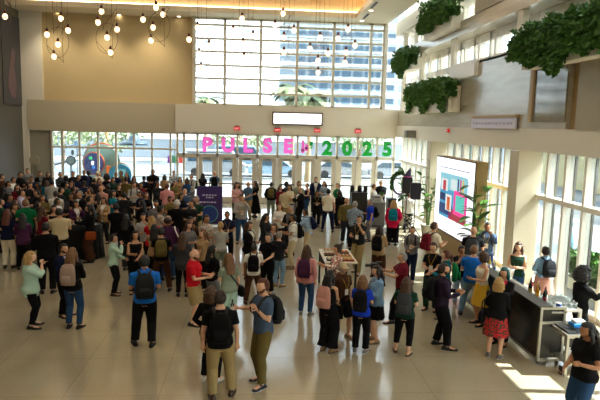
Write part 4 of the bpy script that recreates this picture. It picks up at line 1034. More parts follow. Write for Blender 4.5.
def body_mesh(sex, legs, aL, aR, lean, hy, hp, vox):
    S = skel(sex, legs, aL, aR, lean); mb = MB()
    mb.rings(torso_rings(sex, 0, .80, 1.50, lean, drop=S['drop']))
    M = head_xf(lean, hy, hp); nb = lean_pt((0, -.012, 1.45), lean)
    mb.tube([nb, lerp(nb, M @ Vector((0, 0, 1.55)), .6), M @ Vector((0, .0, 1.58))], [.062, .054, .055] if sex == 'm' else [.052, .045, .047], 12)
    for i, s in enumerate((-1, 1)):
        h, k, a = S['leg', i]
        mb.tube([h + Vector((0, 0, .02)), lerp(h, k, .25), lerp(h, k, .7), k, lerp(k, a, .3) + Vector((0, -.014, 0)), lerp(k, a, .65), a + Vector((0, 0, .01))], [.090, .086, .066, .057, .058, .045, .036], 12)
        yw = s * .22; fd = Vector((math.sin(yw), math.cos(yw), 0)); fo = Vector((a.x, a.y, 0))
        mb.tube([fo - fd * .05 + Vector((0, 0, .04)), fo + Vector((0, 0, .05)), fo + fd * .07 + Vector((0, 0, .04)), fo + fd * .14 + Vector((0, 0, .026)), fo + fd * .18 + Vector((0, 0, .02))], [(.030, .034), (.036, .045), (.038, .034), (.042, .022), (.03, .014)], 10, up=(0, 0, 1))
        sh, el, wr = S['arm', i]
        mb.tube([sh + Vector((-s * .04, 0, .0)), sh + Vector((s * .005, 0, -.01)), lerp(sh, el, .45), el, lerp(el, wr, .3), wr], [.05, .052, .046, .037, .037, .025], 10)
    me = remesh(mb, 'body', vox, 2)
    x = MB()
    for i, s in enumerate((-1, 1)):
        sh, el, wr = S['arm', i]; hand(x, wr, el, s, (aL, aR)[i])
    hm = xf_mb(head_mb(), M); x.add(hm.v, hm.f); x.m[-len(hm.f):] = hm.m
    return join_mesh(me, x)
def sleeves(mb, S, frac, off, cuff=0.0):
    for i, s in enumerate((-1, 1)):
        sh, el, wr = S['arm', i]
        st = sh + Vector((-s * .05, 0, .0))
        if frac <= 1:
            e = lerp(sh, el, frac); mb.tube([st, sh + Vector((s * .006, 0, -.006)), lerp(sh, e, .5), e], [.052 + off * .7, .053 + off, .05 + off * 1.1, .046 + off * 1.3], 12, rnd=False)
        else:
            e = lerp(el, wr, frac - 1); mb.tube([st, sh + Vector((s * .006, 0, -.006)), lerp(sh, el, .5), el, lerp(el, e, .5), e], [.052 + off * .7, .053 + off, .048 + off, .041 + off, .037 + off, .028 + off + cuff], 12, rnd=False)
TOPS = {  # off, hem z, top z, sleeve fraction, sleeve off, flare
    'tee': (.020, .86, 1.475, .62, .016, .004), 'polo': (.019, .87, 1.485, .66, .017, .002), 'shirt': (.018, .86, 1.485, 1.96, .012, .002),
    'blouse': (.024, .84, 1.46, 1.7, .02, .01), 'sweater': (.030, .87, 1.475, 1.95, .020, 0), 'tank': (.015, .88, 1.40, 0, 0, .004),
    'tucked': (.014, .99, 1.485, .64, .016, 0), 'blazer': (.034, .80, 1.478, 1.93, .024, .006), 'jacket': (.036, .86, 1.485, 1.93, .028, 0),
    'cardigan': (.036, .74, 1.47, 1.9, .026, .012), 'coat': (.042, .70, 1.48, 1.92, .030, .02), 'tunic': (.036, .74, 1.46, 1.5, .024, .02)}
def top_mesh(kind, sex, legs, aL, aR, lean, vox, inner=False):
    off, z0, z1, sl, so, fl = TOPS[kind]
    S = skel(sex, legs, aL, aR, lean); mb = MB()
    if inner: off, z0, sl, fl = off - .014, z0 + .08, 0, 0
    mb.rings(torso_rings(sex, off, z0, z1, lean, flare=fl, drop=0))
    if sl: sleeves(mb, S, sl, so)
    ope = kind in ('blazer', 'jacket', 'cardigan', 'coat') and not inner
    if kind in ('polo', 'shirt', 'tucked') or (ope and kind in ('blazer', 'coat')):
        c = lean_pt((0, -.012, 1.492), lean); r = .066 if sex == 'm' else .056
        mb.tube([c + Vector((r * math.cos(a), r * 1.02 * math.sin(a), .012 - .016 * math.sin(a))) for a in [2 * math.pi * k / 14 for k in range(14)]], .014, 6, closed=True)
    me = remesh(mb, 'garment', vox, 2)
    # soft folds
    rnd = random.Random(sum(map(ord, kind + aL + aR))); ph = rnd.uniform(0, 6)
    nv = len(me.vertices); co = np.empty(nv * 3); me.vertices.foreach_get('co', co); co = co.reshape(-1, 3)
    no = np.empty(nv * 3); me.vertex_normals.foreach_get('vector', no); no = no.reshape(-1, 3)
    k = .0035 * np.sin(co[:, 2] * 34 + ph + 5 * co[:, 0]) * np.sin(co[:, 0] * 17 + co[:, 1] * 13 + ph)
    me.vertices.foreach_set('co', (co + no * k[:, None]).ravel()); me.update()
    if ope:
        import bmesh
        bm = bmesh.new(); bm.from_mesh(me); kill = []
        for f in bm.faces:
            c = f.calc_center_median()
            w = .018 + .075 * max(0, min(1, (c.z - 1.12) / .34)) + (.05 * max(0, (.98 - c.z) / .2))
            if c.z > .6 and c.y > .03 + (c.z - .92) * math.sin(lean) and abs(c.x) < w and c.z < 1.47 and f.normal.y > -.2: kill.append(f)
        bmesh.ops.delete(bm, geom=kill, context='FACES'); bm.to_mesh(me); bm.free()
    me.polygons.foreach_set('use_smooth', [True] * len(me.polygons))
    return me
def bottom_mesh(kind, sex, legs, vox):
    S = skel(sex, legs, 'd', 'd', 0); mb = MB(); dr = S['drop']
    P = {'trousers': (.016, .022, 1.0), 'jeans': (.014, .012, 1.0), 'shorts': (.020, .028, .12), 'leggings': (.010, .007, .97), 'capri': (.012, .012, .72),
         'wide': (.016, .045, 1.0)}
    if kind in P:
        off, lo, fr = P[kind]
        mb.rings(torso_rings(sex, off, .82, 1.02, 0, drop=dr))
        for i in (0, 1):
            h, k, a = S['leg', i]
            wd = kind == 'wide'
            if kind == 'shorts': mb.tube([h + Vector((0, 0, .02)), lerp(h, k, .4), lerp(h, k, .9)], [.10 + off * .5, .098 + lo * .6, .09 + lo * .7], 14, rnd=False)
            else:
                e = lerp(k, a, fr * .97)
                mb.tube([h + Vector((0, 0, .02)), lerp(h, k, .3), lerp(h, k, .75), k, lerp(k, e, .35) + Vector((0, -.010, 0)), lerp(k, e, .7), e],
                        [.098 + off * .4, .09 + lo * .7, .07 + lo, .060 + lo, .058 + lo, .048 + lo * 1.1, .042 + lo * (1.4 if not wd else 1.9)], 14, rnd=False)
    else:
        zh = {'skirt': .50, 'longskirt': .2, 'mini': .56}[kind]; fl = {'skirt': .07, 'longskirt': .12, 'mini': .05}[kind]
        rr = []; top = 1.03
        for z in np.linspace(top, zh, 9):
            t = (top - z) / (top - zh); rx, ry, yc = tor(sex, max(z, .88)); ring = []
            spread = .03 * t if legs in 'ab' else 0
            for k in range(36):
                a = 2 * math.pi * k / 36; w = 1 + .07 * t * math.sin(9 * a)
                ring.append(((rx + .016 + fl * t) * w * math.cos(a), yc * (1 - t) + (ry + .018 + fl * t + spread) * w * math.sin(a), float(z)))
            rr.append(ring)
        mb.rings(rr)
    me = remesh(mb, 'lower_garment', vox, 1)
    return me
def shoe_meshes(legs, kind):
    out = []
    for i, s in enumerate((-1, 1)):
        S = skel('m', legs, 'd', 'd', 0); a = S['leg', i][2]
        yw = -s * -.22; fd = Vector((math.sin(s * .22), math.cos(s * .22), 0)); sd = Vector((fd.y, -fd.x, 0)); fo = Vector((a.x, a.y, 0))
        mb = MB(); rr = []
        for t, w, h in [(-.085, .022, .05), (-.07, .036, .075), (-.03, .041, .10), (.02, .043, .10), (.06, .045, .075), (.11, .050, .055), (.16, .044, .042), (.19, .026, .03)]:
            ring = []
            if kind == 'sandal' : h = h * .42; w *= 1.02
            for k in range(14):
                q = 2 * math.pi * k / 14
                ring.append(fo + fd * t + sd * w * math.cos(q) + Vector((0, 0, .012 + max(0, (h - .012) * math.sin(q)) if math.sin(q) > 0 else .012)))
            rr.append(ring)
        mb.rings(rr); sole = MB(); rr = []
        for z in (.0, .016):
            rr.append([fo + fd * (.052 + .148 * math.cos(q)) + sd * (.05 - .008 * (math.cos(q) < 0)) * math.sin(q) + Vector((0, 0, z)) for q in [2 * math.pi * k / 18 for k in range(18)]])
        sole.rings(rr)
        m1 = mb.mesh('shoe', True); m2 = sole.mesh('sole'); fix_normals(m1); fix_normals(m2)
        out.append((m1, m2))
    return out
def hair_mesh(kind, lean, hy, hp):
    mb = MB(); M = head_xf(lean, hy, hp)
    thick = {'s': .012, 'v': .005, 'h': .010, 'c': .04, 'a': .095}.get(kind, .018)
    def fn(d, p):
        f = 1.0
        line = .50 if kind in 'sv' else .44
        if d.y > .15 and d.z < line + .25 * (1 - d.y): f = .80
        if d.z < -.35 - .3 * (d.y < -.2): f = .80
        q = Vector((p.x, p.y, p.z))
        if d.z > 0: q.z *= 1.02
        return q * f
    t = thick
    mb.sphere(HC + Vector((0, -.008, .006)), (.075 + t, .096 + t, .117 + t), 28, 20, 0, fn)
    if kind in 'lkw':
        zb = {'l': 1.30, 'k': 1.46, 'w': 1.36}[kind]; n = 7; rr = []
        for z in np.linspace(1.66, zb, n):
            u = (1.66 - z) / (1.66 - zb); ring = []
            for k in range(18):
                a = 2 * math.pi * k / 18; w = 1 + (.10 if kind == 'w' else .04) * math.sin(5 * a + z * 40)
                ring.append((w * (.086 + .022 * math.sin(u * 2.6)) * math.cos(a), -.062 - .085 * u * (kind != 'k') + (.052 - .012 * u) * w * math.sin(a), float(z)))
            rr.append(ring)
        mb.rings(rr)
        for s in (-1, 1):
            e = zb + .04
            mb.tube([HC + Vector((s * .078, .012, .03)), HC + Vector((s * .088, -.01, -.05)), Vector((s * .098, -.005, 1.50)), Vector((s * .105, .03 if kind != 'k' else 0, max(e, 1.40)))], [.022, .028, .030, .018], 8)
    if kind == 'p':
        mb.tube([HC + Vector((0, -.10, .05)), HC + Vector((0, -.14, .0)), HC + Vector((0, -.145, -.10)), HC + Vector((0, -.13, -.2))], [.028, .036, .032, .012], 10)
    if kind == 'n': mb.sphere(HC + Vector((0, -.085, .10)), .042, 12, 9)
    me = remesh(mb, 'hair', .0095, 1)
    amp = {'c': .012, 'a': .014, 'w': .006}.get(kind, .0025); fr = {'c': 110, 'a': 95, 'w': 60}.get(kind, 150)
    nv = len(me.vertices); co = np.empty(nv * 3); me.vertices.foreach_get('co', co); co = co.reshape(-1, 3)
    no = np.empty(nv * 3); me.vertex_normals.foreach_get('vector', no); no = no.reshape(-1, 3)
    k = amp * np.sin(co[:, 0] * fr + 1) * np.sin(co[:, 1] * fr * .9) * (np.sin(co[:, 2] * fr) if kind in 'ca' else 1)
    me.vertices.foreach_set('co', (co + no * k[:, None]).ravel()); me.update()
    me.transform(M); return me
def cap_mesh(kind, M):
    mb = MB()
    def fn(d, p): return Vector((p.x, p.y, max(p.z, .018)))
    mb.sphere(HC + Vector((0, -.004, .012)), (.088, .108, .128), 24, 16, 0, fn)
    if kind == 'cap':
        rr = []
        for z in (.036, .044): rr.append([HC + Vector((.075 * math.cos(q), .07 + .105 * math.sin(q), z - .018 * abs(math.cos(q)))) for q in [2 * math.pi * k / 20 for k in range(20)]])
        mb.rings(rr)
    elif kind == 'brim':
        mb.lathe([(.06, 0), (.17, -.012), (.172, -.004), (.08, .02)], HC + Vector((0, 0, .035)), 24)
    me = mb.mesh('cap', True); fix_normals(me); me.transform(M); return me
def beard_mesh(M):
    mb = MB()
    def fn(d, p):
        q = head_fn(d, p)
        keep = d.z < (-.42 if d.y > .45 else -.1) and d.y > -.05 and not (abs(p.x) < .024 and d.z > -.62 and d.y > .3)
        return q * (1.035 if keep else .86)
    mb.sphere(HC, (.074, .094, .117), 26, 20, 0, fn); me = mb.mesh('beard', True); fix_normals(me); me.transform(M); return me
def lanyard_mb(sex, off, lean, card=False):
    mb = MB(); f = lambda z: tor(sex, z)[1] + tor(sex, z)[2] + off + .008
    if card:
        y = f(1.14) + .012; mb.box(-.045, .045, y, y + .004, 1.06, 1.19); mb.v = [tuple(lean_pt(v, lean)) for v in mb.v]; return mb
    for s in (-1, 1):
        mb.tube([lean_pt(p, lean) for p in [(s * .07, -.05, 1.50), (s * .085, .03, 1.48), (s * .07, f(1.38), 1.38), (s * .03, f(1.27) + .008, 1.27), (0, f(1.19) + .012, 1.185)]], [(.008, .003)] * 5, 6)
    return mb
HAIRC = {'bk': ('black', '#15110f'), 'db': ('dark brown', '#2a1a12'), 'br': ('brown', '#4a2f1e'), 'lb': ('light brown', '#7a5434'), 'bl': ('blond', '#b08a52'), 'gy': ('grey', '#8e8a84'), 'wh': ('white', '#cfcac0'), 'rd': ('red', '#5e2f1c'), 'te': ('teal', '#1c5a5c')}
C = dict(black='#101012', charcoal='#26272a', grey='#77777a', lightgrey='#b9b8b4', white='#f2efe8', cream='#e8dfc6', beige='#cbb994', tan='#b08f66', khaki='#a58f62', olive='#6a5d33',
         green='#0f6b3c', darkgreen='#1d3b2c', teal='#0e7486', mint='#b8d8c6', sage='#8f9c88', blue='#1f6fd0', royal='#1c3fc4', navy='#151c38', denim='#2c4a70', lightdenim='#7fa4c6', skyblue='#a9c4e0',
         slate='#4a5d78', red='#c81626', maroon='#6c1524', pink='#e39a9a', rose='#d8a7a4', magenta='#d81f4e', purple='#2c2134', plum='#4a2645', lilac='#c5bcd8', brown='#4b2f20', rust='#9a4c22', yellow='#e2b53c', orange='#d96a1e', taupe='#a38b7c', darkgrey='#3d3f42', steelblue='#4d6f8c', salmon='#c08a7c')
def cloth(c):
    if c == 'floral': return mat_checker('cloth_floral', '#c3202a', '#14351f', 26, 'v')
    if c == 'floralwhite': return mat_checker('cloth_floralwhite', '#b06a62', '#ece4d4', 22, 'v')
    if c == 'zebra': return mat_checker('cloth_zebra', '#0c0c0c', '#efece4', 12, 'v')
    if c == 'striped': return mat_checker('cloth_striped', '#e8e4da', '#26282c', 9, 'stripe')
    if c == 'greystripe': return mat_checker('cloth_greystripe', '#b9b4ae', '#9a9590', 14, 'stripe')
    if c == 'plaid': return mat_checker('cloth_plaid', '#c9cdd2', '#3c4a5c', 16, 'plaid')
    if c == 'print': return mat_checker('cloth_print', '#8fa0b0', '#151a26', 24, 'v')
    if c == 'tealprint': return mat_checker('cloth_tealprint', '#c9b0a0', '#2e6f78', 24, 'v')
    return mat('cloth_' + c, C[c], .9, noise=.12, nscale=30, bump=.15, spec=.15)
CN = dict(lightgrey='light grey', darkgreen='dark green', lightdenim='light denim', skyblue='light blue', darkgrey='dark grey', steelblue='grey-blue', royal='bright blue', floral='red floral', floralwhite='white floral', zebra='black and white patterned',
          greystripe='pale grey striped', print='dark patterned', tealprint='teal patterned', purple='dark purple', denim='dark denim', slate='slate blue')
def cn(c): return CN.get(c, c)
TN = dict(tee='T-shirt', polo='polo shirt', shirt='long-sleeved shirt', blouse='blouse', sweater='sweater', tank='sleeveless top', tucked='tucked-in shirt', blazer='blazer', jacket='jacket', cardigan='cardigan', coat='coat', tunic='tunic')
BN = dict(trousers='trousers', jeans='jeans', shorts='shorts', leggings='leggings', capri='cropped trousers', wide='wide trousers', skirt='skirt', longskirt='long skirt', mini='short skirt')

PEOPLE = []
GRP = None
def person(hx, hy, face, sex, hair, sk, top, bot, extra, legs='s', arms='dd', foot=None, ht=None, lean=0, look=0, nod=0, w=1.0, shoe='black', sole=None, bag=None,
           lan=False, beard=False, cap=None, held=None, glasses=False, label=None, fix=False, xy=None):
    """hx,hy: crown of the head in the photograph; the person stands on the floor below it"""
    if ht is None: ht = 1.77 if sex == 'm' else 1.66
    if foot is not None:
        a = at_z(hx if foot is True else (foot[0] if isinstance(foot, tuple) else hx), foot[1] if isinstance(foot, tuple) else foot, 0)
        # height from the crown pixel at that spot
        lo, hi = 1.3, 2.1
        for _ in range(30):
            m_ = (lo + hi) / 2
            if proj((a.x, a.y, m_))[1] > hy: lo = m_
            else: hi = m_
        ht = min(1.93 if sex == 'm' else 1.80, max(1.52, lo))
        pos = at_z(hx, hy, ht); pos = Vector(((pos.x + a.x) / 2, (pos.y + a.y) / 2, 0))
    else:
        pos = at_z(hx, hy, ht); pos.z = 0
    PEOPLE.append(dict(pos=pos, ht=ht, face=face, sex=sex, hair=hair, sk=sk, top=top, bot=bot, extra=extra, legs=legs, arms=arms, lean=R(lean), look=R(look), nod=R(nod), w=w, shoe=shoe, sole=sole, bag=bag, lan=lan,
                       beard=beard, cap=cap, held=held, glasses=glasses, label=label, fix=bool(foot) or fix))
def ribbon(mb, pts, w, t, lean):
    mb.tube([lean_pt(p, lean) for p in pts], [(w, t)] * len(pts), 8)
def bag_thing(kind, color, P_, Mx, sc, label, soff):
    lean = P_['lean']; sex = P_['sex']; cm = cloth(color); dk = mat('strap_webbing', '#17171a', .8)
    if kind == 'backpack':
        org = Vector((0, -.20, 1.0)); t = thing('backpack', label, 'backpack', (0, 0, 0), group='backpacks worn by people')
        def mk_bag():
            mb = MB(); rr = []; y0 = -tor(sex, 1.25)[1] - soff - .012
            for z, wx, d in [(1.00, .10, .05), (1.01, .135, .12), (1.10, .15, .15), (1.25, .15, .15), (1.36, .14, .13), (1.43, .11, .09), (1.455, .06, .05)]:
                rr.append([lean_pt((wx * math.copysign(abs(math.cos(a)) ** .6, math.cos(a)), y0 - d / 2 + d / 2 * math.copysign(abs(math.sin(a)) ** .6, math.sin(a)), z), lean) for a in [2 * math.pi * k / 20 for k in range(20)]])
            mb.rings(rr); return mb, y0
        mb, y0 = mk_bag(); parts = [('pack', mb, cm)]
        m2 = MB(); rr = []
        for z, wx, d in [(1.04, .08, .02), (1.06, .105, .04), (1.18, .105, .045), (1.23, .09, .02)]:
            rr.append([lean_pt((wx * math.copysign(abs(math.cos(a)) ** .6, math.cos(a)), y0 - .148 - d / 2 + (d / 2 + .01) * math.sin(a), z), lean) for a in [2 * math.pi * k / 16 for k in range(16)]])
        m2.rings(rr); parts.append(('front_pocket', m2, cm))
        for s in (-1, 1):
            m3 = MB(); f = lambda z: tor(sex, z)[1] + tor(sex, z)[2] + soff + .012
            ribbon(m3, [(s * .07, y0 - .01, 1.41), (s * .085, y0 + .05, 1.465), (s * .10, 0, 1.475 + soff), (s * .115, f(1.40) * .8, 1.43), (s * .12, f(1.33), 1.33), (s * .125, f(1.2) - .005, 1.2), (s * (tor(sex, 1.12)[0] + soff + .008), .03, 1.10), (s * .13, y0 - .02, 1.07)], .024, .007, lean)
            parts.append(('strap', m3, dk))
        m4 = MB(); ribbon(m4, [(-.03, y0 - .04, 1.44), (-.02, y0 - .045, 1.475), (.02, y0 - .045, 1.475), (.03, y0 - .04, 1.44)], .008, .004, lean); parts.append(('carry_handle', m4, dk))
    elif kind in ('tote', 'handbag', 'crossbody'):
        s = 1 if P_['arms'][1] in 'dp' else -1
        side = tor(sex, .95)[0] + soff + .055
        big = kind == 'tote'
        t = thing(kind if kind != 'tote' else 'tote_bag', label, 'bag', (0, 0, 0), group='bags carried by people')
        zt, h, wd, dp = ((1.0, .38, .17, .05) if big else (.98, .24, .13, .05)); org = Vector((s * side, -.04, zt - h))
        mb = MB(); rr = []
        for u in (0, .04, .5, .92, 1):
            q = (.7, 1, 1.08, .98, .85)[(0, .04, .5, .92, 1).index(u)]
            rr.append([(s * side + s * .02 + dp * q * math.copysign(abs(math.cos(a)) ** .6, math.cos(a)), -.05 + wd * q * math.copysign(abs(math.sin(a)) ** .5, math.sin(a)), zt - h + h * u) for a in [2 * math.pi * k / 20 for k in range(20)]])
        mb.rings(rr); parts = [('bag_body', mb, cm)]
        m3 = MB(); o2 = soff + .014
        if kind == 'crossbody': pts = [(s * side, .0, zt - .02), (s * .12, tor(sex, 1.1)[1] + o2, 1.12), (0, tor(sex, 1.28)[1] + tor(sex, 1.28)[2] + o2, 1.28), (-s * .10, .075 + o2, 1.43), (-s * .11, 0, 1.475 + soff), (-s * .10, -.08 - o2, 1.42), (0, -tor(sex, 1.25)[1] - o2, 1.27), (s * .13, -.09 - o2, 1.1), (s * side, -.1, zt - .02)]
        else: pts = [(s * side, .05, zt - .03), (s * (side + .01), .09 + .01, 1.2), (s * (.172 if sex == 'm' else .15), .07 + o2, 1.40), (s * .15, 0, 1.462 + soff), (s * (.172 if sex == 'm' else .15), -.07 - o2, 1.40), (s * (side + .01), -.13, 1.2), (s * side, -.14, zt - .03)]
        ribbon(m3, pts, .014, .004, 0); parts.append(('strap', m3, cm if big else dk))
    M0 = Mx @ Matrix.Translation(org); t.matrix_world = M0
    Ti = Matrix.Translation(-org)
    for nm, mb, m_ in parts:
        me = mb.mesh(nm, True); fix_normals(me); me.transform(Ti); me.materials.append(m_); o = link(nm, me, t)
    return t
HELD = {'phone': 'phone', 'cup': 'cup', 'bottle': 'bottle', 'camera': 'camera', 'paper': 'paper', 'glass': 'glass'}
def held_thing(kind, P_, S, Mx, label):
    i = 1 if P_['arms'][1] not in 'dp' else 0
    sh, el, wr = S['arm', i]; d = (wr - el).normalized(); c = wr + d * .10 + Vector((0, 0, .012))
    t = thing({'cup': 'paper_cup', 'bottle': 'beer_bottle', 'phone': 'mobile_phone', 'paper': 'paper_sheet', 'glass': 'drinking_glass', 'camera': 'video_camera'}[kind], label, kind, (0, 0, 0))
    t.matrix_world = Mx @ Matrix.Translation(c)
    if kind == 'cup':
        m_ = MB(); m_.lathe([(.028, -.05), (.036, .05)]); obj('cup_wall', m_, WHITEP, t, smooth=False); m_ = MB(); m_.lathe([(.038, .05), (.038, .056), (.03, .06)]); obj('lid', m_, BLK, t)
    elif kind == 'bottle':
        m_ = MB(); m_.lathe([(.028, -.09), (.03, -.08), (.03, .03), (.013, .07), (.012, .12)]); obj('bottle_body', m_, mat('brown_glass', '#2a1509', .1), t, smooth=True)
        m_ = MB(); m_.lathe([(.0305, -.05), (.0305, .01)]); obj('paper_label', m_, WHITEP, t)
    elif kind == 'phone':
        obj('case', boxes((-.036, .036, -.004, .004, -.05, .09)), BLK, t, bevel=.003); obj('display', boxes((-.033, .033, -.0055, -.004, -.045, .085)), mat('phone_glow', '#9fb6d8', emit=.6), t)
    elif kind == 'paper':
        obj('sheet', boxes((-.1, .1, -.002, .002, -.05, .2)), WHITEP, t)
    elif kind == 'glass':
        m_ = MB(); m_.lathe([(.026, -.05), (.033, .06)]); obj('tumbler', m_, mat('drink_amber', '#c98c3a', .1), t)
    elif kind == 'camera':
        obj('camera_body', boxes((-.05, .05, -.02, .16, .0, .13)), BLK, t, bevel=.01)
        m_ = MB(); m_.tube([(0, .16, .065), (0, .20, .065), (0, .27, .065)], [.035, .035, .045], 14, rnd=False); obj('lens', m_, BLK, t)
        obj('viewfinder', boxes((-.02, .02, -.08, .03, .13, .165)), BLK, t, bevel=.005)
def build_person(P_):
    sex, legs, (aL, aR), lean, hy, hp = P_['sex'], P_['legs'], P_['arms'], P_['lean'], P_['look'], P_['nod']
    pos = P_['pos']; near = pos.y < 17; vox = .0125 if near else .018
    sc = P_['ht'] / 1.765
    toC = Vector((-pos.x, -pos.y)).normalized(); a = R(P_['face'])
    d = Vector((toC.x * math.cos(a) - toC.y * math.sin(a), toC.x * math.sin(a) + toC.y * math.cos(a)))
    rz = math.atan2(-d.x, d.y)
    Mx = Matrix.Translation(pos) @ Matrix.Rotation(rz, 4, 'Z') @ Matrix.Diagonal((sc * P_['w'], sc * P_['w'], sc, 1))
    tk, tc = P_['top'][0], P_['top'][1]; bk, bc = P_['bot']
    t = thing('person', P_['label'], 'person', (0, 0, 0)); t.matrix_world = Mx; P_['obj'] = t
    kb = (sex, legs, aL, aR, round(lean, 2), round(hy, 2), round(hp, 2), near)
    bm_ = cached(('body', kb), lambda: body_mesh(sex, legs, aL, aR, lean, hy, hp, vox))
    bm_ = bm_.copy(); bm_.materials.clear()
    for m_ in (skin(P_['sk']), EYE, LIP(P_['sk'])): bm_.materials.append(m_)
    o = link('body', bm_, t)
    def put(name, key, fn, m_):
        me = cached(key, fn); me2 = me if not me.materials else None
        key2 = key + (m_.name,)
        if key2 not in _cache:
            c = me.copy(); c.materials.clear(); c.materials.append(m_); _cache[key2] = c
        return link(name, _cache[key2], t)
    soff = TOPS[tk][0]
    put({'tee': 't_shirt', 'polo': 'polo_shirt', 'tucked': 'shirt', 'tank': 'sleeveless_top'}.get(tk, tk), ('top', tk) + kb[:5] + (near,), lambda: top_mesh(tk, sex, legs, aL, aR, lean, vox), cloth(tc))
    if tk in ('blazer', 'jacket', 'cardigan', 'coat'):
        c2 = P_['top'][2] if len(P_['top']) > 2 else 'white'
        put('shirt', ('inner', tk, sex, lean, near), lambda: top_mesh(tk, sex, legs, aL, aR, lean, vox, True), cloth(c2))
    put({'mini': 'skirt', 'longskirt': 'long_skirt', 'capri': 'cropped_trousers', 'wide': 'trousers'}.get(bk, bk), ('bot', bk, sex, legs, near), lambda: bottom_mesh(bk, sex, legs, vox), cloth(bc))
    for m1, m2 in cached(('shoes', legs, P_['shoe'] == 'sandal'), lambda: shoe_meshes(legs, 'sandal' if P_['shoe'] == 'sandal' else 'shoe')):
        c1 = m1.copy(); c1.materials.append(mat('shoe_' + P_['shoe'], {'black': '#0e0e0f', 'white': '#e8e6e0', 'brown': '#3a2215', 'navy': '#141a2c', 'grey': '#77756f', 'sandal': '#2a1a12', 'tan': '#9a7a52'}[P_['shoe']], .5))
        c2 = m2.copy(); c2.materials.append(mat('sole_' + (P_['sole'] or 'black'), {'black': '#141312', 'white': '#e9e7e2'}[P_['sole'] or 'black'], .7))
        so = link('shoe', c1, t); link('sole', c2, so)
    hk, hc = P_['hair'][0], P_['hair'][1:]
    if hk != 'b':
        put('hair', ('hair', hk) + kb[4:7], lambda: hair_mesh(hk, lean, hy, hp), mat('hair_' + hc, HAIRC[hc][1], .55, noise=.35, nscale=45, bump=.4))
    HM = head_xf(lean, hy, hp)
    if P_['beard']:
        me = beard_mesh(HM); me.materials.append(mat('hair_' + (hc if hk != 'b' else 'br'), HAIRC[hc if hk != 'b' else 'br'][1], .55)); link('beard', me, t)
    if P_['cap']:
        me = cap_mesh(P_['cap'][0], HM); me.materials.append(cloth(P_['cap'][1])); link('hat' if P_['cap'][0] == 'brim' else 'cap', me, t)
    if P_['glasses']:
        mb = MB()
        for s in (-1, 1):
            mb.tube([HC + Vector((s * .032 + .02 * math.cos(q), .098, .006 + .015 * math.sin(q))) for q in [2 * math.pi * k / 12 for k in range(12)]], .0018, 5, closed=True)
            mb.tube([HC + Vector((s * .052, .097, .01)), HC + Vector((s * .08, .0, .01))], .0018, 5)
        mb.tube([HC + Vector((-.012, .1, .01)), HC + Vector((.012, .1, .01))], .0018, 5); xf_mb(mb, HM)
        obj('glasses', mb, BLK, t, smooth=True)
    if P_['lan']:
        l = obj('lanyard', lanyard_mb(sex, soff, lean), mat('lanyard_blue', '#2d4f9e' if P_['lan'] is True else C[P_['lan']], .6), t, smooth=True)
        obj('name_badge', lanyard_mb(sex, soff, lean, True), WHITEP, l)
    if P_['bag']:
        kind, col = P_['bag'][:2]; who = P_['label'].replace('person in ', '').split(',')[0]
        bag_thing(kind, col, P_, Mx, sc, P_['bag'][2] if len(P_['bag']) > 2 else None, soff)
    if P_['held']:
        held_thing(P_['held'][0], P_, skel(sex, legs, aL, aR, lean), Mx, P_['held'][1])
# ------------------------------------------------------------------ who stands where
p = person
# front rows
p(219, 290, 180, 'm', 'sdb', 'A', ('tee', 'black'), ('trousers', 'khaki'), 'back to camera, nearest in the bottom row', legs='r', arms='dd', foot=(221, 398), shoe='brown', bag=('backpack', 'black', 'large black backpack on the nearest person at the bottom edge'), w=1.05)
p(212, 286, 150, 'f', 'kbr', 'A', ('shirt', 'black'), ('trousers', 'black'), 'mostly hidden behind the nearest man with black backpack', foot=(209, 381), shoe='white', sole='white', arms='ph')
p(264, 278, -60, 'm', 'srd', 'A', ('tee', 'slate'), ('trousers', 'olive'), 'holding a bottle and a shoulder strap', foot=(262, 383), legs='q', arms='sg', beard=True, shoe='navy', sole='white', bag=('backpack', 'charcoal', 'dark backpack on the bearded person in slate T-shirt'), held=('bottle', 'brown beer bottle held by the bearded person in slate T-shirt'))
p(147, 255, 180, 'm', 'sbk', 'B', ('polo', 'blue'), ('trousers', 'black'), 'back to camera on the open floor at left', foot=(143, 346), legs='q', arms='ss', bag=('backpack', 'charcoal', 'black backpack on the person in bright blue polo'), w=1.08)
p(193, 249, 75, 'm', 'b', 'A', ('polo', 'red'), ('shorts', 'khaki'), 'bald and bearded, hands clasped', foot=(194, 324), legs='s', arms='hh', beard=True, glasses=True, w=1.15, shoe='black')
p(31, 251, 80, 'f', 'kbl', 'A', ('tunic', 'mint'), ('leggings', 'black'), 'one hand raised, at far left of the open floor', foot=(31, 327), arms='du', w=1.12, bag=('handbag', 'rust', 'brown shoulder bag on the person in mint tunic'))
p(73, 247.5, 155, 'f', 'llb', 'A', ('shirt', 'black'), ('jeans', 'denim'), 'with tan backpack, back to camera', foot=(73, 328), arms='hh', bag=('backpack', 'taupe', 'taupe grey backpack on the long-haired person in dark denim jeans'))
p(67, 243, 50, 'm', 'sbk', 'B', ('jacket', 'navy', 'lilac'), ('trousers', 'black'), 'hand at mouth, facing the tan backpack', foot=(61, 316), arms='uh', beard=True)
p(47, 222, 170, 'm', 'sbk', 'B', ('jacket', 'black', 'red'), ('trousers', 'black'), 'back to camera, behind the mint tunic', foot=(46, 293), w=1.05, arms='hh')
p(405, 252, -80, 'm', 'sgy', 'B', ('polo', 'maroon'), ('trousers', 'black'), 'leaning to aim a video camera', foot=(398, 322), legs='a', arms='ff', w=1.08, held=('camera', 'black video camera held out by the person in maroon polo'))
p(406, 277, 172, 'f', 'lbr', 'A', ('tee', 'darkgreen'), ('capri', 'black'), 'back to camera, front row right of centre', foot=(404, 354), legs='q', arms='hh', shoe='sandal', bag=('backpack', 'darkgrey', 'dark grey backpack on the person in dark green T-shirt'), w=1.08)
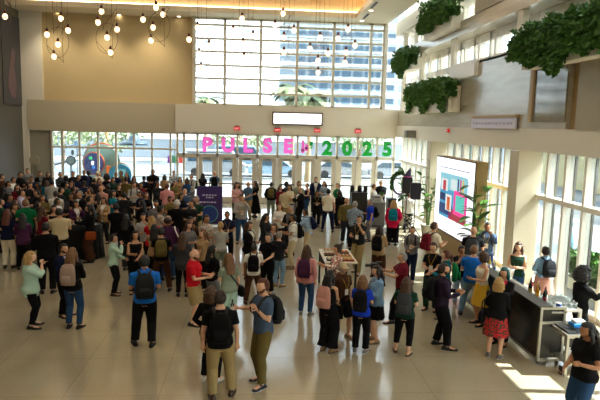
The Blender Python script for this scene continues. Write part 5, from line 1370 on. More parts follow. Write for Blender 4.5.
p(362, 275, 170, 'f', 'klb', 'A', ('tee', 'royal'), ('trousers', 'black'), 'back to camera, front row centre', foot=(360, 352), arms='hh', shoe='grey', sole='white', bag=('backpack', 'black', 'rounded black backpack on the person in bright blue T-shirt'))
p(374, 265, -70, 'f', 'ldb', 'A', ('jacket', 'lightdenim', 'print'), ('mini', 'black'), 'talking to the front-row blue T-shirt', foot=(378, 341), arms='hl', shoe='tan')
p(345, 262, 40, 'm', 'sgy', 'B', ('polo', 'brown'), ('shorts', 'black'), 'in beige cap with lanyard', foot=(338, 339), legs='w', arms='dp', cap=('cap', 'beige'), lan='yellow', shoe='tan', sole='white', beard=True)
p(331, 270, 150, 'f', 'lbk', 'B', ('tank', 'black'), ('wide', 'black'), 'beside the beige cap', foot=(327, 351), arms='dl', shoe='tan', bag=('backpack', 'salmon', 'dusty pink backpack on the long-haired person in black sleeveless top'))
p(441, 263, 105, 'm', 'sdb', 'B', ('shirt', 'purple'), ('trousers', 'black'), 'back half turned, standing near the sun patches', foot=(441, 346), legs='r', arms='hh', beard=True, bag=('backpack', 'black', 'black backpack on the person in dark purple shirt'), w=1.08)
p(307, 245, 165, 'f', 'lbr', 'A', ('blouse', 'pink'), ('jeans', 'denim'), 'alone in the centre of the floor', foot=(305, 315), arms='dd', sole='white', shoe='grey', bag=('backpack', 'plum', 'dark purple backpack on the person in pink blouse'))
p(256, 243, 178, 'm', 'sbk', 'C', ('tee', 'white'), ('trousers', 'brown'), 'back to camera, centre', foot=(251, 304), legs='w', arms='dh', shoe='brown', bag=('backpack', 'black', 'small black backpack on the person in white T-shirt and brown trousers'))
p(266, 233, -25, 'm', 'sdb', 'A', ('polo', 'black'), ('trousers', 'black'), 'laughing, facing the white T-shirt with small black backpack', foot=(270, 293), arms='lh', w=1.02)
p(279, 235, 150, 'm', 'sgy', 'A', ('tee', 'charcoal'), ('jeans', 'lightdenim'), 'behind the laughing black polo', foot=(278, 281), arms='ph', shoe='tan')
p(498, 277, 170, 'f', 'kbl', 'A', ('sweater', 'black'), ('skirt', 'floral'), 'at the left end of the bar', foot=(495, 357), arms='hh', shoe='grey', sole='white', w=1.02, bag=('handbag', 'black', 'black shoulder bag on the person in red floral skirt'))
p(589, 322, -50, 'f', 'lbk', 'C', ('tee', 'black'), ('jeans', 'denim'), 'cut off at the bottom right corner', ht=1.66, arms='gl', w=1.12, held=('phone', 'phone held by the person cut off at the bottom right corner'))
p(583, 269, 120, 'f', 'abk', 'D', ('jacket', 'black', 'grey'), ('trousers', 'black'), 'with large afro, working behind the bar by the windows', ht=1.68, arms='hf')
p(483, 245, 172, 'm', 'slb', 'A', ('tee', 'blue'), ('jeans', 'lightdenim'), 'back to camera on the sun patches', foot=(472, 316), legs='w', arms='hh', w=1.12, shoe='navy')
p(473, 247, 20, 'f', 'ndb', 'C', ('tee', 'black'), ('jeans', 'skyblue'), 'with badge, facing the blue T-shirt', foot=(465, 303), arms='hu', lan=True, shoe='white', sole='white')
p(501, 252, -60, 'f', 'cbr', 'B', ('tank', 'cream'), ('skirt', 'yellow'), 'curly hair, right of the blue T-shirt', ht=1.66, arms='hd')
p(505, 267, -20, 'f', 'kte', 'B', ('cardigan', 'black', 'magenta'), ('trousers', 'black'), 'with teal hair, leaning at the bar', ht=1.62, arms='fh')
p(527, 242, -10, 'f', 'lbr', 'A', ('tank', 'darkgreen'), ('jeans', 'denim'), 'facing camera behind the bar end, beside the column', ht=1.70, arms='hh')
p(538, 246, -150, 'f', 'nbk', 'B', ('shirt', 'lightdenim'), ('longskirt', 'salmon'), 'at the windows behind the bar bottles', ht=1.62, arms='hh', bag=('backpack', 'charcoal', 'black backpack on the person by the window in light denim shirt'), w=1.1)
p(434, 242, -15, 'f', 'pbr', 'A', ('tee', 'black'), ('trousers', 'darkgreen'), 'with badge, right of the maroon polo', ht=1.68, arms='lh', lan=True)
p(447, 250, -95, 'f', 'prd', 'A', ('shirt', 'teal'), ('trousers', 'navy'), 'red ponytail, with bright green backpack', ht=1.62, arms='hd', bag=('backpack', 'green', 'bright green backpack on the red-haired person'))
p(412, 226, -10, 'm', 'sdb', 'B', ('shirt', 'grey'), ('trousers', 'navy'), 'with camera strap, facing camera right of centre', foot=(412, 281), legs='a', arms='hl', lan='black', shoe='black', bag=('backpack', 'charcoal', 'dark backpack on the person in grey shirt right of centre'))
p(428, 221, 130, 'm', 'sbr', 'B', ('tee', 'cream'), ('trousers', 'grey'), 'with a red-edged backpack, left of the screen', ht=1.80, arms='hh', w=1.05, bag=('backpack', 'maroon', 'red-edged backpack on the person in cream T-shirt left of the screen'))
p(474, 226, 175, 'm', 'b', 'B', ('tee', 'black'), ('trousers', 'black'), 'bald, back to camera below the screen', ht=1.78, arms='hh', w=1.1, bag=('backpack', 'darkgrey', 'grey backpack on the bald person below the screen'))
p(488, 222, 0, 'm', 'sbk', 'C', ('shirt', 'slate'), ('trousers', 'navy'), 'with badge, facing camera below the right-hand plant', ht=1.80, arms='uh', lan=True, beard=True, bag=('backpack', 'black', 'black backpack on the bearded person in slate shirt'))
# centre middle distance
p(361, 215, -20, 'm', 'sdb', 'B', ('polo', 'charcoal'), ('trousers', 'khaki'), 'hand at chin, centre', foot=(356, 273), legs='a', arms='uh', glasses=True, lan='black')
p(377, 225, 165, 'f', 'kdb', 'A', ('blouse', 'tan'), ('wide', 'brown'), 'back to camera with black backpack, centre', foot=(380, 281), arms='hh', bag=('backpack', 'black', 'black backpack on the person in tan blouse'))
p(338, 244, -75, 'f', 'ndb', 'B', ('blouse', 'floralwhite'), ('trousers', 'black'), 'reaching over the snack table', ht=1.62, arms='fh', bag=('crossbody', 'brown', 'brown crossbody bag on the person at the snack table'))
p(394, 200, 178, 'f', 'lbl', 'A', ('coat', 'magenta', 'magenta'), ('wide', 'black'), 'back to camera, right of centre', foot=(392, 245), arms='dp', w=1.08, bag=('backpack', 'teal', 'teal backpack on the person in magenta coat'))
p(409, 192, 160, 'f', 'nbr', 'B', ('blouse', 'white'), ('wide', 'zebra'), 'below the two black loudspeakers', ht=1.70, arms='hh')
p(370, 199, -80, 'm', 'sgy', 'B', ('polo', 'royal'), ('trousers', 'grey'), 'side on, in front of the coffee counter', foot=(370, 241), arms='dh', bag=('backpack', 'black', 'black backpack on the person in bright blue polo by the counter'))
p(355.5, 201, 170, 'm', 'sgy', 'A', ('shirt', 'print'), ('trousers', 'black'), 'left of the bright blue polo', foot=(353, 250), arms='hh', w=1.1)
p(347, 197, 20, 'm', 'b', 'B', ('sweater', 'olive'), ('trousers', 'charcoal'), 'bald, left of the coffee counter', foot=(345, 243), arms='hd', w=1.08, beard=True)
p(331, 188.5, 175, 'm', 'sbk', 'B', ('tee', 'cream'), ('jeans', 'navy'), 'back to camera, centre right', foot=(325, 232), legs='w', arms='hd')
p(338, 183, -55, 'm', 'slb', 'A', ('polo', 'green'), ('jeans', 'denim'), 'looking down, behind the cream T-shirt', ht=1.80, arms='lh', nod=R(-20))
p(343, 190, -120, 'f', 'lbk', 'B', ('jacket', 'black', 'grey'), ('trousers', 'black'), 'right of the looking-down green polo', foot=(335, 228), arms='hh', bag=('backpack', 'black', 'black backpack left of the dark coffee counter'))
p(316, 176.5, 0, 'm', 'sbr', 'B', ('blazer', 'navy', 'white'), ('trousers', 'navy'), 'tallest at the doors, facing camera', ht=1.86, arms='dd', beard=True)
p(324.5, 181, -30, 'f', 'lbk', 'B', ('blouse', 'print'), ('trousers', 'black'), 'right of the tall navy blazer', ht=1.70, arms='hh')
p(317, 190.5, 5, 'f', 'lbk', 'C', ('blouse', 'black'), ('trousers', 'black'), 'with badge, in front of the tall navy blazer', foot=(316, 226), arms='hh', lan='black')
p(308, 183, -60, 'f', 'sbr', 'B', ('tank', 'navy'), ('jeans', 'denim'), 'arms bent, left of the tall navy blazer', foot=(306, 217), arms='hh')
p(301, 187, -65, 'm', 'b', 'B', ('blazer', 'black', 'white'), ('trousers', 'black'), 'bald, left of the navy sleeveless top', foot=(299, 227), arms='fh', w=1.05)
p(297, 181, 0, 'm', 'sdb', 'B', ('tee', 'sage'), ('trousers', 'grey'), 'bearded, facing camera in front of the doors', ht=1.80, arms='hh', beard=True)
p(285.5, 187, 178, 'm', 'sbk', 'B', ('shirt', 'beige'), ('trousers', 'khaki'), 'back to camera in the group at the doors', ht=1.72, arms='hh')
p(286.5, 182, 20, 'f', 'cbk', 'D', ('tee', 'black'), ('trousers', 'black'), 'dark curly hair, behind the beige shirt at the doors', ht=1.68, arms='hh')
p(282, 185, 40, 'f', 'lbr', 'A', ('blouse', 'maroon'), ('trousers', 'black'), 'left of the beige shirt at the doors', ht=1.66, arms='hh')
p(290, 184.5, -30, 'f', 'lbk', 'B', ('blouse', 'cream'), ('trousers', 'navy'), 'right of the beige shirt at the doors', ht=1.66, arms='hh')
p(272, 182, 178, 'm', 'sbk', 'B', ('jacket', 'charcoal', 'black'), ('trousers', 'sage'), 'back to camera, at the doors', foot=(270, 217), arms='pd', bag=('backpack', 'olive', 'dark olive backpack on the person in sage trousers'))
p(255.5, 181, -70, 'f', 'ldb', 'B', ('tee', 'black'), ('longskirt', 'black'), 'all in black at the doors', foot=(255, 217), arms='hl')
p(247, 181.5, -40, 'm', 'b', 'B', ('polo', 'steelblue'), ('trousers', 'khaki'), 'bald, beside the black long skirt', foot=(249, 219), arms='lh', w=1.05)
p(236, 182, 20, 'f', 'lbk', 'B', ('blouse', 'rose'), ('trousers', 'black'), 'right of the purple sign', foot=(237, 222), arms='hh', bag=('handbag', 'black', 'black handbag on the person in rose blouse at the doors'))
p(241, 182.5, 0, 'f', 'kbr', 'A', ('blouse', 'salmon'), ('trousers', 'grey'), 'between the rose blouse and grey-blue polo', ht=1.66, arms='hh')
p(242, 194, 10, 'm', 'sdb', 'B', ('shirt', 'greystripe'), ('jeans', 'denim'), 'drinking, facing camera', foot=(240, 243), arms='uh', w=1.05, lan='white')
p(227, 211, 5, 'm', 'sbk', 'C', ('polo', 'navy'), ('trousers', 'black'), 'with badge, right of the purple sign foot', foot=(227, 263), arms='hh', lan=True, w=1.05, held=('phone', 'phone held by the person in navy polo with badge'))
p(249, 221, 60, 'f', 'lbr', 'B', ('blazer', 'black', 'white'), ('trousers', 'black'), 'with cream tote bag', ht=1.66, arms='dh', bag=('tote', 'cream', 'cream canvas tote bag near the person drinking'))
p(266, 213, 60, 'f', 'ldb', 'B', ('cardigan', 'charcoal', 'charcoal'), ('trousers', 'black'), 'long dark hair, centre left', ht=1.68, arms='hh', w=1.1)
p(276, 224, -20, 'f', 'lbr', 'B', ('cardigan', 'brown', 'skyblue'), ('trousers', 'black'), 'long hair, behind the laughing black polo', ht=1.66, arms='uh')
p(280, 203, -20, 'f', 'llb', 'A', ('blouse', 'white'), ('trousers', 'black'), 'light brown hair, centre', ht=1.66, arms='hh')
p(291, 205, -40, 'm', 'sgy', 'B', ('jacket', 'black', 'grey'), ('trousers', 'charcoal'), 'grey hair, behind the white polo', ht=1.76, arms='hh')
p(293.5, 214, -85, 'm', 'sbk', 'C', ('polo', 'white'), ('trousers', 'beige'), 'side on with a backpack, centre', foot=(292, 268), arms='hh', shoe='tan', bag=('backpack', 'black', 'black backpack on the person in white polo'))
p(309.5, 209, -100, 'm', 'sdb', 'C', ('shirt', 'skyblue'), ('trousers', 'beige'), 'leaning forward, centre', foot=(308, 256), arms='fh', lean=12, bag=('backpack', 'navy', 'navy backpack on the person in light blue shirt'))
# behind the counter
p(371, 184, 80, 'm', 'srd', 'A', ('tee', 'white'), ('trousers', 'black'), 'serving behind the coffee counter', ht=1.76, arms='hf')
p(381, 180, 0, 'm', 'b', 'B', ('sweater', 'black'), ('trousers', 'black'), 'bald, behind the coffee counter facing camera', ht=1.82, arms='ll', w=1.1)
# by the purple sign and the left middle
p(205, 172, 175, 'f', 'lbk', 'B', ('tee', 'black'), ('trousers', 'black'), 'standing at the doors behind the purple sign', ht=1.68, arms='hh')
p(214.5, 169.5, 178, 'm', 'b', 'B', ('tee', 'steelblue'), ('trousers', 'navy'), 'bald, at the doors behind the purple sign', ht=1.80, arms='dd', bag=('backpack', 'black', 'black backpack just above the purple sign'))
p(191, 200, -60, 'm', 'sdb', 'B', ('tee', 'charcoal'), ('trousers', 'khaki'), 'left of the purple sign', ht=1.80, arms='hh', w=1.05)
p(196.5, 195.5, -30, 'm', 'sgy', 'B', ('tee', 'darkgreen'), ('trousers', 'khaki'), 'in front of the purple sign', ht=1.82, arms='hd', w=1.05)
p(177, 199.5, 170, 'm', 'swh', 'A', ('blazer', 'black', 'white'), ('trousers', 'black'), 'white hair, back to camera', ht=1.84, arms='hh', w=1.15)
p(162, 206, 100, 'f', 'nbk', 'C', ('tee', 'tealprint'), ('trousers', 'black'), 'left of the white-haired black blazer', ht=1.66, arms='hh', w=1.05)
p(152, 216, 178, 'f', 'wbl', 'A', ('blouse', 'red'), ('trousers', 'black'), 'wavy blond hair, back to camera', ht=1.66, arms='uu')
p(169, 216, 175, 'm', 'sdb', 'B', ('shirt', 'plum'), ('jeans', 'denim'), 'in light cap, with white bag', foot=(167, 280), arms='dd', w=1.15, cap=('cap', 'taupe'), bag=('tote', 'white', 'white tote bag on the person in plum shirt'))
p(149, 227, 178, 'm', 'sbk', 'B', ('tee', 'black'), ('trousers', 'brown'), 'back to camera, left of the plum shirt', foot=(158, 291), arms='hh', legs='w', bag=('backpack', 'olive', 'olive backpack on the person in brown trousers, left of the plum shirt'))
p(135, 230, 5, 'f', 'lbk', 'B', ('tank', 'black'), ('trousers', 'black'), 'glasses, facing camera beside the mint shirt', foot=(134, 293), arms='lh', glasses=True)
p(123, 233.5, 85, 'f', 'sbk', 'B', ('shirt', 'mint'), ('trousers', 'black'), 'side on, left of centre', foot=(123, 294), arms='lu', shoe='brown')
p(186, 221, 30, 'f', 'lbr', 'A', ('blouse', 'grey'), ('trousers', 'olive'), 'in front of the charcoal T-shirt', ht=1.62, arms='hh')
p(202, 228.5, -50, 'f', 'wlb', 'A', ('tee', 'tan'), ('trousers', 'black'), 'blond hair, arms folded', foot=(204, 290), arms='cc')
p(184, 232, 172, 'f', 'lbr', 'B', ('cardigan', 'darkgrey', 'black'), ('jeans', 'black'), 'back to camera, behind the red polo', foot=(181, 296), arms='hh')
p(215, 245, 120, 'f', 'lbk', 'B', ('blouse', 'black'), ('wide', 'grey'), 'long black hair, beside the mint top', foot=(209, 311), arms='dh')
p(229, 253, -160, 'f', 'llb', 'A', ('tee', 'sage'), ('wide', 'mint'), 'long straight hair, right of the black blouse', ht=1.64, arms='hd', bag=('crossbody', 'black', 'black crossbody bag on the person in sage T-shirt'))
p(214, 221, 170, 'f', 'pbl', 'A', ('tee', 'lightgrey'), ('trousers', 'sage'), 'below the purple sign', ht=1.62, arms='hh')
# left middle crowd
p(112, 190, 60, 'f', 'ldb', 'B', ('tee', 'teal'), ('trousers', 'cream'), 'facing right, at the edge of the left crowd', foot=(114, 235), legs='a', arms='lh')
p(126, 192, 178, 'm', 'sbk', 'B', ('sweater', 'charcoal'), ('trousers', 'black'), 'back to camera, right of the teal T-shirt', foot=(124, 238), arms='dd', w=1.1)
p(137, 191, -60, 'm', 'sbk', 'C', ('polo', 'navy'), ('trousers', 'olive'), 'facing the charcoal sweater', ht=1.76, arms='hh')
p(146, 192, 10, 'f', 'lrd', 'B', ('blouse', 'black'), ('trousers', 'black'), 'red-brown hair, right of the navy polo', ht=1.66, arms='hh')
p(119, 184, 10, 'f', 'lbr', 'A', ('tee', 'black'), ('trousers', 'grey'), 'with lanyard, behind the teal T-shirt', ht=1.66, arms='hh', lan=True)
p(152, 169, 5, 'm', 'sbk', 'C', ('polo', 'black'), ('trousers', 'black'), 'standing clear against the left doors', foot=(154, 206), arms='dh', w=1.1, ht=None)
p(144, 176, 0, 'm', 'sbk', 'C', ('jacket', 'black', 'navy'), ('trousers', 'black'), 'in dark cap, left of the tall black polo', ht=1.74, arms='hh', cap=('cap', 'navy'))
p(163, 174.5, 175, 'f', 'kbk', 'B', ('blouse', 'tan'), ('trousers', 'black'), 'back to camera, right of the tall black polo', ht=1.64, arms='hh')
p(175, 169.5, 10, 'm', 'sdb', 'B', ('shirt', 'plaid'), ('trousers', 'black'), 'facing camera behind the pink shirt', ht=1.80, arms='hh')
p(167, 183.5, 178, 'm', 'srd', 'B', ('shirt', 'pink'), ('trousers', 'grey'), 'back to camera, left centre', ht=1.78, arms='hh', w=1.1)
p(180, 177, -10, 'f', 'kdb', 'B', ('blouse', 'tan'), ('trousers', 'olive'), 'between plaid and denim shirts', ht=1.66, arms='hh')
p(174, 181, 40, 'f', 'lbr', 'B', ('blouse', 'olive'), ('trousers', 'brown'), 'right of the pink shirt', ht=1.64, arms='hh')
p(187, 178, -150, 'f', 'kbr', 'A', ('shirt', 'denim'), ('trousers', 'tan'), 'left of the backpack by the purple sign', ht=1.66, arms='hh')
p(191.5, 174, -40, 'm', 'sbk', 'B', ('shirt', 'lightgrey'), ('trousers', 'grey'), 'left of the purple sign top', ht=1.78, arms='hh', bag=('backpack', 'darkgreen', 'dark backpack beside the left edge of the purple sign'))
p(185, 188, -20, 'm', 'b', 'A', ('tee', 'slate'), ('trousers', 'black'), 'bald, above the white-haired black blazer', ht=1.74, arms='hh')
p(101, 185.5, -160, 'm', 'b', 'B', ('shirt', 'salmon'), ('trousers', 'tan'), 'bald, in the left crowd', ht=1.78, arms='hh', w=1.1)
p(121, 170.5, -60, 'm', 'sbk', 'C', ('shirt', 'olive'), ('trousers', 'black'), 'in front of the teal disc', ht=1.80, arms='hh')
p(126, 177, 160, 'm', 'sdb', 'B', ('tee', 'olive'), ('trousers', 'black'), 'back to camera, below the teal disc', ht=1.76, arms='hh')
p(134, 182, 0, 'm', 'sbk', 'B', ('shirt', 'lightgrey'), ('trousers', 'charcoal'), 'with backpack straps, facing camera', ht=1.76, arms='hh', bag=('backpack', 'black', 'black backpack on the person in light grey shirt in the left crowd'))
p(134, 176, 30, 'f', 'ldb', 'B', ('cardigan', 'brown', 'black'), ('trousers', 'black'), 'behind the light grey shirt in the left crowd', ht=1.66, arms='hh')
p(97.5, 171, 5, 'm', 'sgy', 'B', ('sweater', 'cream'), ('trousers', 'black'), 'in pale cap below the blue round sculpture', ht=1.78, arms='hh', cap=('cap', 'cream'))
p(92, 170, 175, 'f', 'cbk', 'D', ('tee', 'black'), ('trousers', 'black'), 'left of the pale cap', ht=1.68, arms='hh')
p(106.5, 175, -160, 'f', 'abk', 'D', ('tee', 'black'), ('trousers', 'charcoal'), 'large dark hair, right of the pale cap', ht=1.66, arms='hh')
p(78, 175, 60, 'm', 'sbk', 'B', ('polo', 'navy'), ('trousers', 'black'), 'with yellow bag, in the back-left crowd', ht=1.78, arms='hh', bag=('crossbody', 'yellow', 'yellow crossbody bag in the back-left crowd'))
p(66, 176, 175, 'f', 'cbk', 'D', ('jacket', 'black', 'black'), ('trousers', 'black'), 'big dark hair in the back-left crowd', ht=1.70, arms='hh')
p(80, 190.5, -50, 'm', 'sgy', 'B', ('blazer', 'black', 'white'), ('trousers', 'charcoal'), 'grey hair, suited in the left crowd', ht=1.80, arms='hh')
p(54, 179.5, 178, 'm', 'sbk', 'B', ('tee', 'lightgrey'), ('trousers', 'black'), 'back to camera in the back-left crowd', ht=1.78, arms='hh', w=1.1)
p(46, 180, -150, 'f', 'lbr', 'B', ('blouse', 'teal'), ('trousers', 'black'), 'brown hair, in the back-left crowd', ht=1.66, arms='hh')
p(27.5, 168, 10, 'm', 'sbk', 'B', ('sweater', 'grey'), ('trousers', 'navy'), 'furthest back at left, against the frosted glass panel', ht=1.84, arms='hh')
p(31.5, 176, -20, 'm', 'sdb', 'C', ('jacket', 'navy', 'grey'), ('trousers', 'black'), 'in front of the furthest grey sweater', ht=1.76, arms='hh')
p(13, 177, 60, 'm', 'sbk', 'B', ('tee', 'white'), ('trousers', 'grey'), 'near the left edge', ht=1.76, arms='fh')
p(1.5, 174, 70, 'm', 'sbk', 'B', ('tee', 'brown'), ('trousers', 'black'), 'cut by the left edge', ht=1.80, arms='hh')
p(24.5, 189.5, 80, 'm', 'sdb', 'B', ('shirt', 'lilac'), ('trousers', 'charcoal'), 'facing right at left', ht=1.78, arms='hh')
p(35.5, 190, -75, 'm', 'sbk', 'B', ('polo', 'black'), ('trousers', 'charcoal'), 'facing the lilac shirt', ht=1.76, arms='fh')
p(27, 199, 178, 'm', 'slb', 'A', ('polo', 'green'), ('trousers', 'black'), 'back to camera at left', foot=(26, 257), arms='hd', w=1.1)
p(46, 194, 5, 'f', 'lbr', 'B', ('blouse', 'olive'), ('wide', 'cream'), 'right of the black polo facing left', ht=1.64, arms='hh')
p(53, 191, 170, 'm', 'sdb', 'B', ('jacket', 'white', 'black'), ('trousers', 'black'), 'above the beige T-shirt', ht=1.74, arms='hh')
p(60, 208, 178, 'm', 'sbk', 'B', ('tee', 'beige'), ('trousers', 'black'), 'back to camera at the draped table', foot=(60, 268), arms='hh', w=1.2)
p(71, 205, 5, 'f', 'ldb', 'B', ('tank', 'black'), ('trousers', 'charcoal'), 'behind the draped table, hand raised', ht=1.66, arms='uh')
p(88, 203, -100, 'f', 'lbk', 'B', ('blouse', 'black'), ('wide', 'brown'), 'at the right of the draped table', foot=(97, 260), arms='fh', w=1.1, bag=('handbag', 'rust', 'orange-brown handbag beside the black draped table'))
p(7.5, 209, 160, 'f', 'lrd', 'B', ('tee', 'navy'), ('trousers', 'cream'), 'back to camera at the left edge', foot=(9, 268), arms='hd')
p(98, 193, 165, 'f', 'lbk', 'B', ('blouse', 'beige'), ('trousers', 'black'), 'long black hair, below the salmon shirt', ht=1.64, arms='hh')

# the dense crowd between: (x, y crown, sex, hair, skin, top, bottom, facing, label tail)
CROWD = [
 (3, 186, 'f', 'lbk', 'B', 'blouse black', 'trousers black', 150, 'at the left edge behind the lilac shirt'),
 (9, 194, 'm', 'sbk', 'C', 'shirt navy', 'trousers black', 60, 'left of the lilac shirt'),
 (17, 184, 'f', 'ldb', 'B', 'cardigan maroon', 'trousers black', 20, 'below the white T-shirt near the left edge'),
 (2, 198, 'm', 'sdb', 'B', 'tee darkgreen', 'trousers black', 100, 'at the left edge, left crowd'),
 (16, 203, 'f', 'kbr', 'B', 'blouse charcoal', 'jeans navy', -30, 'left of the green polo'),
 (40, 171, 'm', 'sbk', 'B', 'jacket black', 'trousers black', 10, 'below the frosted glass panel'),
 (38, 182, 'f', 'kbk', 'C', 'tee brown', 'trousers black', -60, 'between the navy jacket and teal blouse'),
 (60, 172, 'm', 'sdb', 'B', 'shirt darkgrey', 'trousers black', 30, 'furthest back, below the clock sculpture'),
 (72, 181, 'f', 'lbr', 'B', 'blouse plum', 'trousers black', -20, 'left of the person with yellow bag'),
 (61, 187, 'm', 'sbk', 'B', 'tee charcoal', 'trousers black', 80, 'right of the light grey back in the left crowd'),
 (68, 193, 'f', 'lbk', 'C', 'jacket darkgrey', 'trousers black', 10, 'left of the suited grey hair'),
 (73, 186, 'm', 'sbk', 'C', 'shirt brown', 'trousers black', 120, 'above the suited grey hair'),
 (85, 181, 'f', 'cdb', 'C', 'tee navy', 'trousers black', 0, 'right of the person with yellow bag'),
 (90, 187, 'f', 'lbr', 'B', 'blouse tan', 'trousers charcoal', -50, 'left of the bald salmon shirt'),
 (86, 196, 'm', 'sbk', 'B', 'sweater black', 'trousers charcoal', 100, 'right of the suited grey hair'),
 (108, 184, 'm', 'sbk', 'D', 'polo charcoal', 'trousers black', 170, 'right of the bald salmon shirt'),
 (113, 177, 'f', 'lbk', 'B', 'blouse darkgreen', 'trousers black', 10, 'right of the large dark hair'),
 (84, 170, 'm', 'sbk', 'C', 'jacket navy', 'trousers charcoal', 20, 'below the left of the round blue sculpture'),
 (116, 203, 'm', 'sbk', 'C', 'tee black', 'jeans navy', 175, 'between the teal T-shirt and charcoal sweater') ,
 (141, 182, 'f', 'kbk', 'B', 'tee maroon', 'trousers black', 0, 'below the dark cap'),
 (157, 181, 'm', 'sbk', 'C', 'jacket charcoal', 'trousers black', 60, 'left of the pink shirt'),
 (142, 200, 'f', 'lbk', 'B', 'cardigan black', 'jeans navy', -120, 'below the red-brown hair'),
 (170, 196, 'f', 'nbk', 'C', 'tee olive', 'trousers black', 20, 'left of the white hair'),
 (181, 193, 'f', 'ldb', 'B', 'cardigan navy', 'trousers black', 30, 'right of the white hair'),
 (156, 200, 'm', 'sbk', 'C', 'tee grey', 'trousers black', -20, 'above the teal patterned T-shirt'),
 (161, 225, 'f', 'lbk', 'C', 'tee tan', 'trousers black', 170, 'between the blond hair and plum shirt'),
 (129, 214, 'f', 'lbk', 'B', 'jacket black', 'trousers charcoal', 160, 'behind the glasses and the mint shirt'),
 (140, 213, 'f', 'ldb', 'B', 'tee lightgrey', 'trousers black', 0, 'left of the wavy blond hair'),
 (192, 217, 'f', 'lbk', 'C', 'cardigan brown', 'trousers black', 10, 'below the charcoal T-shirt'),
 (205, 215, 'm', 'sbk', 'C', 'shirt tealprint', 'trousers khaki', 40, 'below the purple sign, left part'),
 (42, 207, 'f', 'lbr', 'B', 'blouse maroon', 'trousers black', 130, 'between the green polo and beige T-shirt'),
 (57, 198, 'f', 'kbk', 'C', 'tee white', 'trousers charcoal', 60, 'above the beige T-shirt at the table'),
 (30, 182, 'm', 'sbk', 'B', 'tee charcoal', 'trousers navy', 0, 'between the lilac shirt and facing black polo'),
 (20, 172, 'm', 'sbk', 'B', 'shirt black', 'trousers navy', 40, 'left of the furthest grey sweater'),
 (8, 181, 'f', 'kbk', 'B', 'blouse grey', 'trousers black', 40, 'near the left edge behind the white T-shirt'),
 (99, 178, 'f', 'lbr', 'B', 'tee plum', 'trousers black', 10, 'below the pale cap'),
 (92, 178, 'm', 'sbk', 'C', 'shirt charcoal', 'trousers black', 150, 'below the round blue sculpture, lower'),
 (116, 172, 'm', 'sdb', 'B', 'tee navy', 'trousers charcoal', 10, 'left of the olive shirt at the teal disc'),
 (129, 171, 'f', 'lbk', 'B', 'blouse navy', 'trousers black', -20, 'right of the olive shirt at the teal disc'),
 (79, 200, 'f', 'kbk', 'B', 'cardigan plum', 'trousers black', 20, 'between the raised hand and the suit'),
 (104, 197, 'f', 'lbr', 'B', 'cardigan tan', 'trousers charcoal', -30, 'left of the teal T-shirt'),
 (65, 182, 'f', 'lbk', 'B', 'tee darkgreen', 'jeans navy', 10, 'below the big dark hair'),
 (48, 172, 'f', 'kbk', 'B', 'tee black', 'jeans navy', 10, 'furthest back, left of the clock sculpture'),
 (73, 171, 'm', 'sbk', 'B', 'tee charcoal', 'jeans navy', -10, 'furthest back, right of the clock sculpture'),
 (108, 168.5, 'f', 'lbk', 'C', 'tee grey', 'trousers charcoal', 10, 'furthest back, left of the teal disc'),
 (37, 201, 'f', 'lbk', 'B', 'blazer black', 'jeans navy', 100, 'right of the green polo'),
 (12, 200, 'f', 'ldb', 'B', 'jacket olive', 'trousers black', 120, 'above the navy T-shirt at the left edge'),
 (20, 213, 'f', 'lbk', 'C', 'blazer plum', 'trousers black', 170, 'left of the green polo, nearer the camera'),
]
for (x, y, sx, hr, sk, tp, bt, fc, tail) in CROWD:
    a_, b_ = tp.split(); c_, d_ = bt.split()
    person(x, y, fc, sx, hr, sk, (a_, b_) if a_ not in ('blazer', 'jacket', 'cardigan', 'coat') else (a_, b_, random.Random(int(x)).choice(['white', 'grey', 'black'])), (c_, d_), tail, arms=random.Random(int(x * 7)).choice(['hh', 'hd', 'dh', 'uh', 'ch', 'dp']), legs=random.Random(int(x * 3)).choice('srqn'))
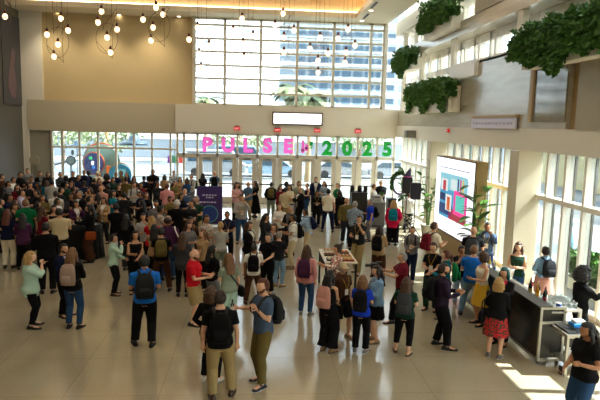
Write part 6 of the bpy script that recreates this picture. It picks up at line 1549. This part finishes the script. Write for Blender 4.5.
# keep neighbours from standing inside one another
def relax():
    for it in range(250):
        moved = 0
        for i, A in enumerate(PEOPLE):
            for B in PEOPLE[i + 1:]:
                d = B['pos'] - A['pos']; L = d.length; need = .54 + .1 * (A['bag'] is not None and A['bag'][0] == 'backpack') + .05 * (A['w'] > 1.08)
                if B['bag'] is not None and B['bag'][0] == 'backpack': need = max(need, .62)
                if L < need:
                    u = d / L if L > 1e-4 else Vector((0, 1, 0)); wa, wb = (.1 if A['fix'] else 1), (.1 if B['fix'] else 1)
                    k = (need - L) / (wa + wb); A['pos'] = A['pos'] - u * k * wa; B['pos'] = B['pos'] + u * k * wb; moved += 1
        for A in PEOPLE:
            A['pos'].y = min(A['pos'].y, 31.0); A['pos'].x = min(max(A['pos'].x, -11.8), 7.5)
            for (bx0, bx1, by0, by1) in OBST:
                x, y = A['pos'].x, A['pos'].y
                if bx0 < x < bx1 and by0 < y < by1:
                    opts = [(x - bx0, (bx0, y)), (bx1 - x, (bx1, y)), (y - by0, (x, by0)), (by1 - y, (x, by1))]
                    n_ = min(opts)[1]; A['pos'].x, A['pos'].y = n_; moved += 1
        if not moved: break
relax()
for i, A in enumerate(PEOPLE):
    for B in PEOPLE[i + 1:]:
        if (A['pos'] - B['pos']).length < .44: print('CLOSE', round((A['pos'] - B['pos']).length, 2), A['extra'], '|', B['extra'], A['pos'])
_seen = set()
for P_ in PEOPLE:
    if not P_['label']:
        t_, b_ = P_['top'], P_['bot']
        P_['label'] = 'person in %s %s and %s %s, %s' % (cn(t_[1]), TN[t_[0]], cn(b_[1]), BN[b_[0]], P_['extra'])
        if len(P_['label'].split()) > 16: P_['label'] = 'person in %s %s, %s' % (cn(t_[1]), TN[t_[0]], P_['extra'])
        if len(P_['label'].split()) > 16: print('LONG', P_['label'])
    if P_['label'] in _seen: print('DUP', P_['label'])
    _seen.add(P_['label'])
PEOPLE.sort(key=lambda q: q['pos'].y)
for P_ in PEOPLE: P_['w'] *= 1.05
for P_ in PEOPLE: build_person(P_)
for P_ in PEOPLE:
    P_['obj']['group'] = 'people in the hall'
print('PEOPLE', len(PEOPLE))
